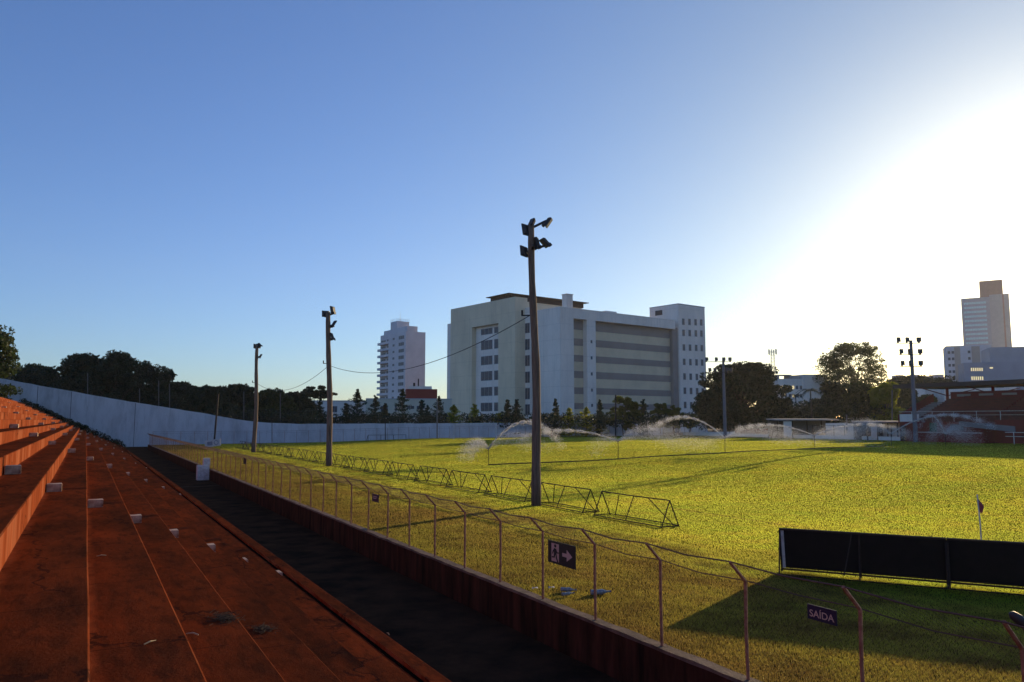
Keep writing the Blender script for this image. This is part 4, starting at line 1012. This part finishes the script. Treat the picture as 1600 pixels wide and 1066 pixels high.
# black-backed advertising boards behind the corner
def adboard(p0, ang, L_, label, n=2, edge=True):
    root = vroot('advertising_board', p0[0], p0[1], 0); root.rotation_euler = (0,0,ang); tag(root, label, 'advertising board')
    h = .95; dp = .42
    lean = math.atan2(dp*.45, h)
    b = MB(); Mx = Matrix.Translation((0, dp*.75, .10))@Matrix.Rotation(lean, 4, 'X')
    b.box(.03, L_-.03, 0, .02, 0, h-.06, Mx); b.build('panel', BLACKP, root)
    if edge: MB().box(.03, .10, -.012, -.003, 0, h-.06, Mx).build('white_edge', WHITEP, root)
    b = MB(); b.box(0, L_, -.03, .035, h-.06, h-.02, Mx)
    for i in range(n+1): x = min(max(.015, i*L_/n), L_-.015); b.box(x-.02, x+.02, -.035, -.005, -.08, h-.06, Mx)
    b.box(0, L_, -.03, .0, -.045, -.01, Mx); b.build('frame', STEELD, root)
    tpv = Mx@Vector((0, 0, h-.04)); b = MB()
    for i in range(n+1):
        x = min(max(.015, i*L_/n), L_-.015); b.tube([(x, -.12, 0), (x, tpv.y, tpv.z)], .017, 5)
    b.tube([(.0,-.12,.02), (L_,-.12,.02)], .014, 5); b.build('strut', STEELD, root)
    return root
ta, sa = gnd(1217.8, 897); tb, sb = gnd(1482.8, 919.7)
wa, wb = tow(ta, sa), tow(tb, sb); ang = math.atan2(wb.y-wa.y, wb.x-wa.x); Lb = (wb-wa).length
adboard((ta, sa), ang, Lb, 'black-backed advertising board, left of the pair on the grass behind the corner flag')
dirb = (wb-wa).normalized(); w2 = wb+dirb*.006; t2, s2 = ts(w2)
adboard((t2, s2), ang, 6.4, 'black-backed advertising board running out of the picture at the right edge', 2, False)
# thin stick leaning on the first board
b = MB(); c_ = at(1319, 899, (wa.y+wb.y)/2-.35); q_ = at(1331, 833, (wa.y+wb.y)/2+.1); b.tube([(0,0,0), tuple(q_-c_)], .012, 5); o = b.build('stick', STEELD); o.location = c_; tag(o, 'thin stick leaning against the back of the left black board', 'stick')
# ------------------------------------------------------------ corner flags, goal
def corner_flag(t, s, label, cl, rot=0):
    root = vroot('corner_flag', t, s, 0); tag(root, label, 'corner flag')
    b = MB(); b.tube([(0,0,-.05), (-.01,0,.8), (-.05,.01,1.55)], .017, 8); b.build('staff', WHITEP, root)
    b = MB(); n = 6; vs = []
    for i in range(n+1):
        q = i/n; vs += [(-.04+.20*q, .03*math.sin(q*5), 1.53-.30*q), (-.04+.13*q, .02*math.sin(q*5+1), 1.12-.02*q-.05*q)]
    b.add(vs, [(2*i, 2*i+1, 2*i+3, 2*i+2) for i in range(n)]); b.build('cloth', cl, root)
FLG = M('flag_red_and_blue', (.35,.05,.06), (.06,.08,.16), 6, .8, lo=.48, hi=.52)
corner_flag(20.65, 12.5, 'corner flag with drooping red and dark cloth behind the black boards', FLG)
corner_flag(20.65, 111.6, 'far white corner flag beside the farthest wooden pole', WHITEP)
GT = 46.2
tg0, sg0 = gnd(708, 686.5); 
root = vroot('goal', 0, 0); root.location = (0,0,0); tag(root, 'white football goal with a pale net at the far end', 'goal')
p_l = at(708, 686.5, 122.5); tl_, sl2 = ts(p_l); zgl = .35; tg = tl_; sg = 111.8
tg = (tl_); 
b = MB()
for t in (tg, tg+7.3): b.tube([(t, sg, 0), (t, sg, zgl+2.44)], .06, 8)
b.tube([(tg, sg, zgl+2.44), (tg+7.3, sg, zgl+2.44)], .06, 8); b.build('goal_frame', WHITEP, root)
b = MB()
for i in range(27):
    t = tg+7.3*i/26; w_ = .012
    b.quad((t-w_, sg+.9, zgl+2.4), (t+w_, sg+.9, zgl+2.4), (t+w_, sg+2, zgl), (t-w_, sg+2, zgl)); b.quad((t-w_, sg, zgl+2.44), (t+w_, sg, zgl+2.44), (t+w_, sg+.9, zgl+2.4), (t-w_, sg+.9, zgl+2.4))
for i in range(10):
    z = zgl+2.4*i/9; y = sg+2-1.1*i/9; b.quad((tg, y, z-.01), (tg+7.3, y, z-.01), (tg+7.3, y, z+.015), (tg, y, z+.015))
    for t in (tg, tg+7.3): b.quad((t, sg, z-.01), (t, y, z-.01), (t, y, z+.015), (t, sg, z+.015))
b.build('net', M('net_cord', (.62,.50,.50), None), root)
# small rail frame before the end wall
a_ = at(575, 690, 121); r_ = empty('rail_frame', (a_.x, a_.y, .1), TH); tag(r_, 'low dark rail frame standing by the end wall left of the goal', 'rail frame')
b = MB()
for i in range(4): b.bar((i*2.05, 0, -.1), (i*2.05, 0, 1.05), .06)
b.bar((0,0,1.05), (6.15,0,1.05), .06); b.bar((0,0,0), (-.5,-.6,0), .05); b.bar((0,0,1.05), (-.5,-.6,0), .05); b.build('rail', STEELD, r_)
# white sign tilted by the far fence
c_ = at(320.5, 699.5, 100); r_ = empty('tilted_board', c_, R(4)); tag(r_, 'tilted white board with grey printed shapes at the far left corner of the grass', 'board')
Mx = Matrix.Rotation(R(-8), 4, 'Y'); b = MB(); b.box(0, 1.95, 0, .06, 0, .86, Mx); b.build('panel', WHITEP, r_)
GP = M('grey_print', (.16,.17,.20), (.30,.31,.34), 8)
b = MB(); b.box(.30,.95,-.008,-.003,.18,.66, Mx); 
n = 20
for i in range(n):
    a0_, a1_ = i/n*math.tau, (i+1)/n*math.tau
    b.add([Mx@Vector((1.42+r__*math.cos(a), -.006, .43+r__*math.sin(a))) for r__, a in ((.20,a0_),(.30,a0_),(.30,a1_),(.20,a1_))], [(0,1,2,3)])
b.build('print', GP, r_)

# ------------------------------------------------------------ signs on the fence
SGN = M('sign_dark_green', (.010,.030,.026), (.014,.036,.032), 8, .5); SGB = M('sign_dark_blue', (.012,.014,.045), None, rough=.5); PALE = M('sign_pale_print', (.52,.42,.33), None, rough=.6)
def sign_root(s0, s1, z0, z1, name, label, mat):
    root = vroot(name, 7.87, s0, z0); tag(root, label, 'sign'); w_ = abs(s0-s1)
    b = MB(); b.box(-.012, 0, -w_, 0, 0, z1-z0); b.build('plate', mat, root); return root, w_
def on_fence(px, py):                                  # s and z of a pixel on the fence plane t = 7.9
    r_ = ray(px, py); k = 7.87/(r_.x*ct+r_.y*st); p = r_*k; return -p.x*st+p.y*ct, p.z+HEYE
s0, zt_ = on_fence(857, 843); s1, zbx = on_fence(900, 889); _, zb1 = on_fence(859, 878); 
root, w_ = sign_root(s0, s1, zb1, zt_, 'exit_sign', 'dark green emergency exit sign with running figure and arrow on the fence', SGN); h_ = zt_-zb1
EX = -.016
def pl(b, pts): b.add([(EX, -w_*x, h_*y) for x, y in pts], [tuple(range(len(pts)))])
b = MB(); pl(b, [(.14,.10),(.42,.10),(.42,.90),(.14,.90)]); 
b.build('door_shape', PALE, root)
b = MB(); pl(b, [(.54,.42),(.70,.42),(.70,.24),(.90,.5),(.70,.76),(.70,.58),(.54,.58)]); b.build('arrow', PALE, root)
EX = -.020
b = MB(); pl(b, [(.29+.045*math.cos(a), .80+.075*math.sin(a)) for a in [i/12*math.tau for i in range(12)]])
pl(b, [(.24,.70),(.33,.68),(.34,.42),(.24,.40)]); pl(b, [(.24,.66),(.19,.55),(.17,.42),(.20,.42),(.23,.53),(.28,.60)]); pl(b, [(.33,.66),(.37,.54),(.43,.55),(.43,.50),(.35,.48),(.30,.58)])
pl(b, [(.30,.44),(.34,.42),(.36,.28),(.41,.10),(.36,.10),(.31,.26)]); pl(b, [(.24,.44),(.30,.44),(.27,.27),(.16,.24),(.16,.31),(.23,.32)])
b.build('running_figure', SGN, root)
s0, zt_ = on_fence(1262, 943); s1, _ = on_fence(1308, 960); _, zb1 = on_fence(1263, 966)
root, w_ = sign_root(s0, s1, zb1, zt_, 'exit_word_sign', 'dark blue sign with pale lettering SAÍDA on the fence', SGB); h_ = zt_-zb1
fc = bpy.data.curves.new('saida', 'FONT'); fc.body = 'SAÍDA'; fc.align_x = 'CENTER'; fc.align_y = 'CENTER'; fc.size = 1.0; fc.offset = .012
to = bpy.data.objects.new('tmp', fc); COL.objects.link(to); bpy.context.view_layer.update()
me = bpy.data.meshes.new_from_object(to.evaluated_get(bpy.context.evaluated_depsgraph_get())); bpy.data.objects.remove(to)
xs_ = [v.co.x for v in me.vertices]; ys_ = [v.co.y for v in me.vertices]
kx_ = w_*.84/(max(xs_)-min(xs_)); ky_ = h_*.60/(max(ys_)-min(ys_)); my = (max(ys_)+min(ys_))/2
for v in me.vertices: v.co = Vector((-.016, -w_/2-v.co.x*kx_, h_*.5+(v.co.y-my)*ky_))
me.materials.append(PALE); o = bpy.data.objects.new('lettering', me); COL.objects.link(o); o.parent = root
s0, zt_ = on_fence(582, 771); s1, _ = on_fence(592, 775); _, zb1 = on_fence(582.5, 783)
root, w_ = sign_root(s0, s1, zb1, zt_, 'small_fence_sign', 'small dark blue sign hung on the fence near the second wooden pole', SGB); h_ = zt_-zb1
EX = -.016; b = MB(); pl(b, [(.2,.62),(.8,.62),(.8,.72),(.2,.72)]); pl(b, [(.2,.4),(.7,.4),(.7,.5),(.2,.5)]); b.build('lettering', PALE, root)
s0, zt_ = on_fence(381, 715); s1, _ = on_fence(385, 717); _, zb1 = on_fence(381, 725)
root, w_ = sign_root(s0, s1, zb1, zt_, 'small_fence_plate', 'small brown plate far along the fence below the farthest wooden pole', STEELD)
# dark horn-like fixture beyond the nearest fence post
c_ = at(1577, 957, 8.8); r_ = empty('horn_fixture', (c_.x, c_.y, 0), 0); tag(r_, 'dark rounded fixture on a leaning bar beyond the fence at the right edge', 'fixture')
b = MB(); z = c_.z; b.tube([(.62,.1,0), (.22,.02,z-.16)], .028, 8); b.build('bar', STEELD, r_)
b = MB(); b.tube([(.0,0,z-.01), (.03,.0,z-.025), (.10,0,z-.075), (.2,.02,z-.15), (.26,.03,z-.20)], [.012,.045,.058,.05,.03], 12); b.build('horn_body', LAMPM, r_, True)

# ------------------------------------------------------------ bottles and scraps on the grass
BOT = M('pale_plastic', (.12,.14,.15), (.36,.38,.38), 30, .2, spec=.7); CAPB = M('bottle_cap', (.05,.09,.2), None, rough=.4)
def bottle(px, py, rz, label, L_=.30, r=.045):
    t, s = gnd(px, py); root = vroot('plastic_bottle', t, s, .035); root.rotation_euler = (0,0,rz); tag(root, label, 'bottle')
    b = MB(); b.tube([(0,0,.03), (.01,0,.03), (L_*.3,0,.028), (L_*.62,0,.03), (L_*.85,0,.03), (L_,0,.03)], [r*.7, r, r*.88, r, r*.35, r*.3], 12); b.build('bottle_body', BOT, root, True)
    b = MB(); b.tube([(L_,0,.03), (L_+.03,0,.03)], r*.38, 10); b.build('cap', CAPB, root)
bottle(876, 926, R(-10), 'crushed pale blue plastic bottle on the grass under the exit sign'); bottle(878, 934, R(28), 'clear bottle lying in front of the crushed one below the exit sign', .26, .035)
bottle(923, 931, R(14), 'blue plastic bottle on the grass behind the post right of the exit sign', .40, .055)
for i, (px, py, lab) in enumerate(((836,924,'white paper scrap by the wall top, left of the bottles'),(862,923,'white paper scrap just left of the bottles'))):
    t, s = gnd(px, py); b = MB(); b.add([(-.06,-.03,0),(.0,-.05,.03),(.06,-.02,.01),(.05,.05,.03),(-.02,.04,.015),(-.06,.03,.03)], [(0,1,5),(1,4,5),(1,2,3),(1,3,4)])
    o = b.build('paper_scrap', WHITEP); o.location = tow(t, s, .05); tag(o, lab, 'paper')

# ------------------------------------------------------------ sprinklers with their jets
def droplets(pts, rad):
    n = len(pts); base = np.array([(0,0,1),(1,0,-.4),(-.5,.87,-.4),(-.5,-.87,-.4)]); fc_ = np.array([(0,1,2),(0,2,3),(0,3,1),(1,3,2)])
    v = pts[:,None,:]+base[None]*rad[:,None,None]; f = (np.arange(n)*4)[:,None,None]+fc_[None]
    return v.reshape(-1, 3), f.reshape(-1, 3)
def jet(az, reach, apex, n, drop=1.0, core=1.0, s0=.02, s1=.5, cut=1.0):
    """water thrown along a parabola: tight stream first, breaking into drops"""
    q = RNG.uniform(0, cut, n)**(.85); x = reach*q; z = apex*4*q*(1-q)
    clump = .6+.4*np.sin(q*60+RNG.normal(0, .6, n)); sp_ = s0+(s1-s0)*q**1.8
    off = RNG.normal(size=(n, 3))*sp_[:,None]; off[:,2] -= np.abs(RNG.normal(size=n))*sp_*1.3*drop
    p = np.stack([x*math.cos(az)+off[:,0], x*math.sin(az)+off[:,1], z+off[:,2]*.7], 1)
    r = RNG.uniform(.008, .018, n)*(1+.9*(1-q)*core)*clump
    return p, r
def cloudspray(az, reach, apex, n, spread, width):
    """fan of fine spray from the nozzle, many trajectories"""
    q = RNG.uniform(0, 1, n)**.8; e = RNG.uniform(.25, 1.0, n); aa = az+RNG.normal(0, width, n); rr = reach*RNG.uniform(.5, 1.0, n)
    x = rr*q; z = apex*e*4*q*(1-q)-RNG.uniform(0, 1, n)*q*spread
    p = np.stack([x*np.cos(aa), x*np.sin(aa), z], 1)+RNG.normal(0, .05, (n, 3)); return p, RNG.uniform(.006, .014, n)
def sprinkler(px, py_base, py_top, label, jets, clouds):
    t, s = gnd(px, py_base); v = tow(t, s, zg(t)); root = empty('sprinkler', v); tag(root, label, 'sprinkler', 'sprinklers watering the pitch')
    top = at(px, py_top, v.y).z-v.z
    b = MB(); b.tube([(0,0,-.02), (0,0,top)], .028, 6); b.tube([(-.12,0,0), (.12,0,0)], .02, 5); b.tube([(0,-.12,0), (0,.12,0)], .02, 5); b.build('riser_pipe', STEELD, root)
    b = MB(); b.tube([(0,0,top-.02), (0,0,top+.10)], .05, 8); b.tube([(-.02,0,top+.06), (.16,0,top+.13)], .03, 6); b.tube([(.02,0,top+.06), (-.16,0,top+.13)], .03, 6); b.build('nozzle', LAMPM, root)
    P = []; Rr = []; m = v.y/F
    for a, reach, apex, n, cut in jets: p, r = jet(R(a), reach*m, apex*m, int(n*1.6), cut=cut, s1=.012*reach*m+.16); P.append(p); Rr.append(r*(1.0+v.y/130))
    for a, reach, apex, n, spread, width in clouds: p, r = cloudspray(R(a), reach*m, apex*m, int(n*1.3), spread*m, width); P.append(p); Rr.append(r*(1.0+v.y/130))
    P = np.concatenate(P); Rr = np.concatenate(Rr); P[:,2] += top+.1; k = P[:,2] > .02; P, Rr = P[k], Rr[k]
    vv, ff = droplets(P, Rr); o = npmesh('water_spray', vv, ff, WATER, root); o['kind'] = 'stuff'
# reach and apex are given in photo pixels at the sprinkler's own distance
sprinkler(763, 727, 703, 'nearest sprinkler, left of the wooden pole, throwing water right', [(-8,120,42,4200,.95)], [(190,52,20,5000,22,.35),(40,150,30,2500,10,.12)])
sprinkler(966, 718, 691, 'second sprinkler, right of the nearest wooden pole', [(172,170,17,3800,.9)], [(10,165,30,9000,20,.2),(180,60,14,1500,30,.5)])
sprinkler(1133, 708, 686, 'third sprinkler, in front of the steel lamp tower', [(170,130,33,3800,.85)], [(5,170,22,9000,14,.2),(200,60,8,1200,22,.6)])
sprinkler(1273, 701, 682, 'fourth sprinkler, below the palm and shelter', [(178,150,17,3500,.8),(5,170,18,3500,.9)], [(0,120,20,5500,26,.5)])
sprinkler(1393, 697, 679, 'fifth sprinkler, between the shelters and the red grandstand', [(4,190,30,4500,.85)], [(176,120,26,9000,16,.25),(0,60,5,1500,18,.6)])
sprinkler(1478, 697, 680, 'sixth sprinkler, directly in front of the red grandstand', [(160,40,30,900,.9)], [(20,60,20,6500,22,.5),(160,30,30,2500,20,.4)])

# ------------------------------------------------------------ haze volume added as a light veil, in place of lens flare
hm = bpy.data.materials.new('veil_haze'); hm.use_nodes = True; t_ = hm.node_tree; t_.nodes.remove(t_.nodes['Principled BSDF'])
pv = t_.nodes.new('ShaderNodeVolumePrincipled'); pv.inputs['Color'].default_value = (.92,.92,.92,1); pv.inputs['Density'].default_value = .00010; pv.inputs['Anisotropy'].default_value = .4
t_.links.new(pv.outputs[0], t_.nodes['Material Output'].inputs['Volume'])
b = MB(); b.box(-650, 900, -300, 1150, -2.2, 225); hz = b.build('haze', hm); tag(hz, kind='stuff', label='thin haze volume added to veil and lighten the distance', cat='haze')

# dark irrigation hose joining the sprinkler risers
pp = [gnd(*q) for q in ((763,727),(966,718),(1133,708),(1273,701),(1393,697))]
b = MB(); pts = []
for i in range(len(pp)-1):
    for j in range(12):
        q = j/12; t = pp[i][0]*(1-q)+pp[i+1][0]*q; s_ = pp[i][1]*(1-q)+pp[i+1][1]*q+.25*math.sin(q*math.pi*2)
        pts.append((t, s_, zg(t)+.035))
b.tube(pts, .045, 6); venue(tag(b.build('hose', CABLE), 'long dark irrigation hose lying across the pitch between the sprinklers', 'hose'))
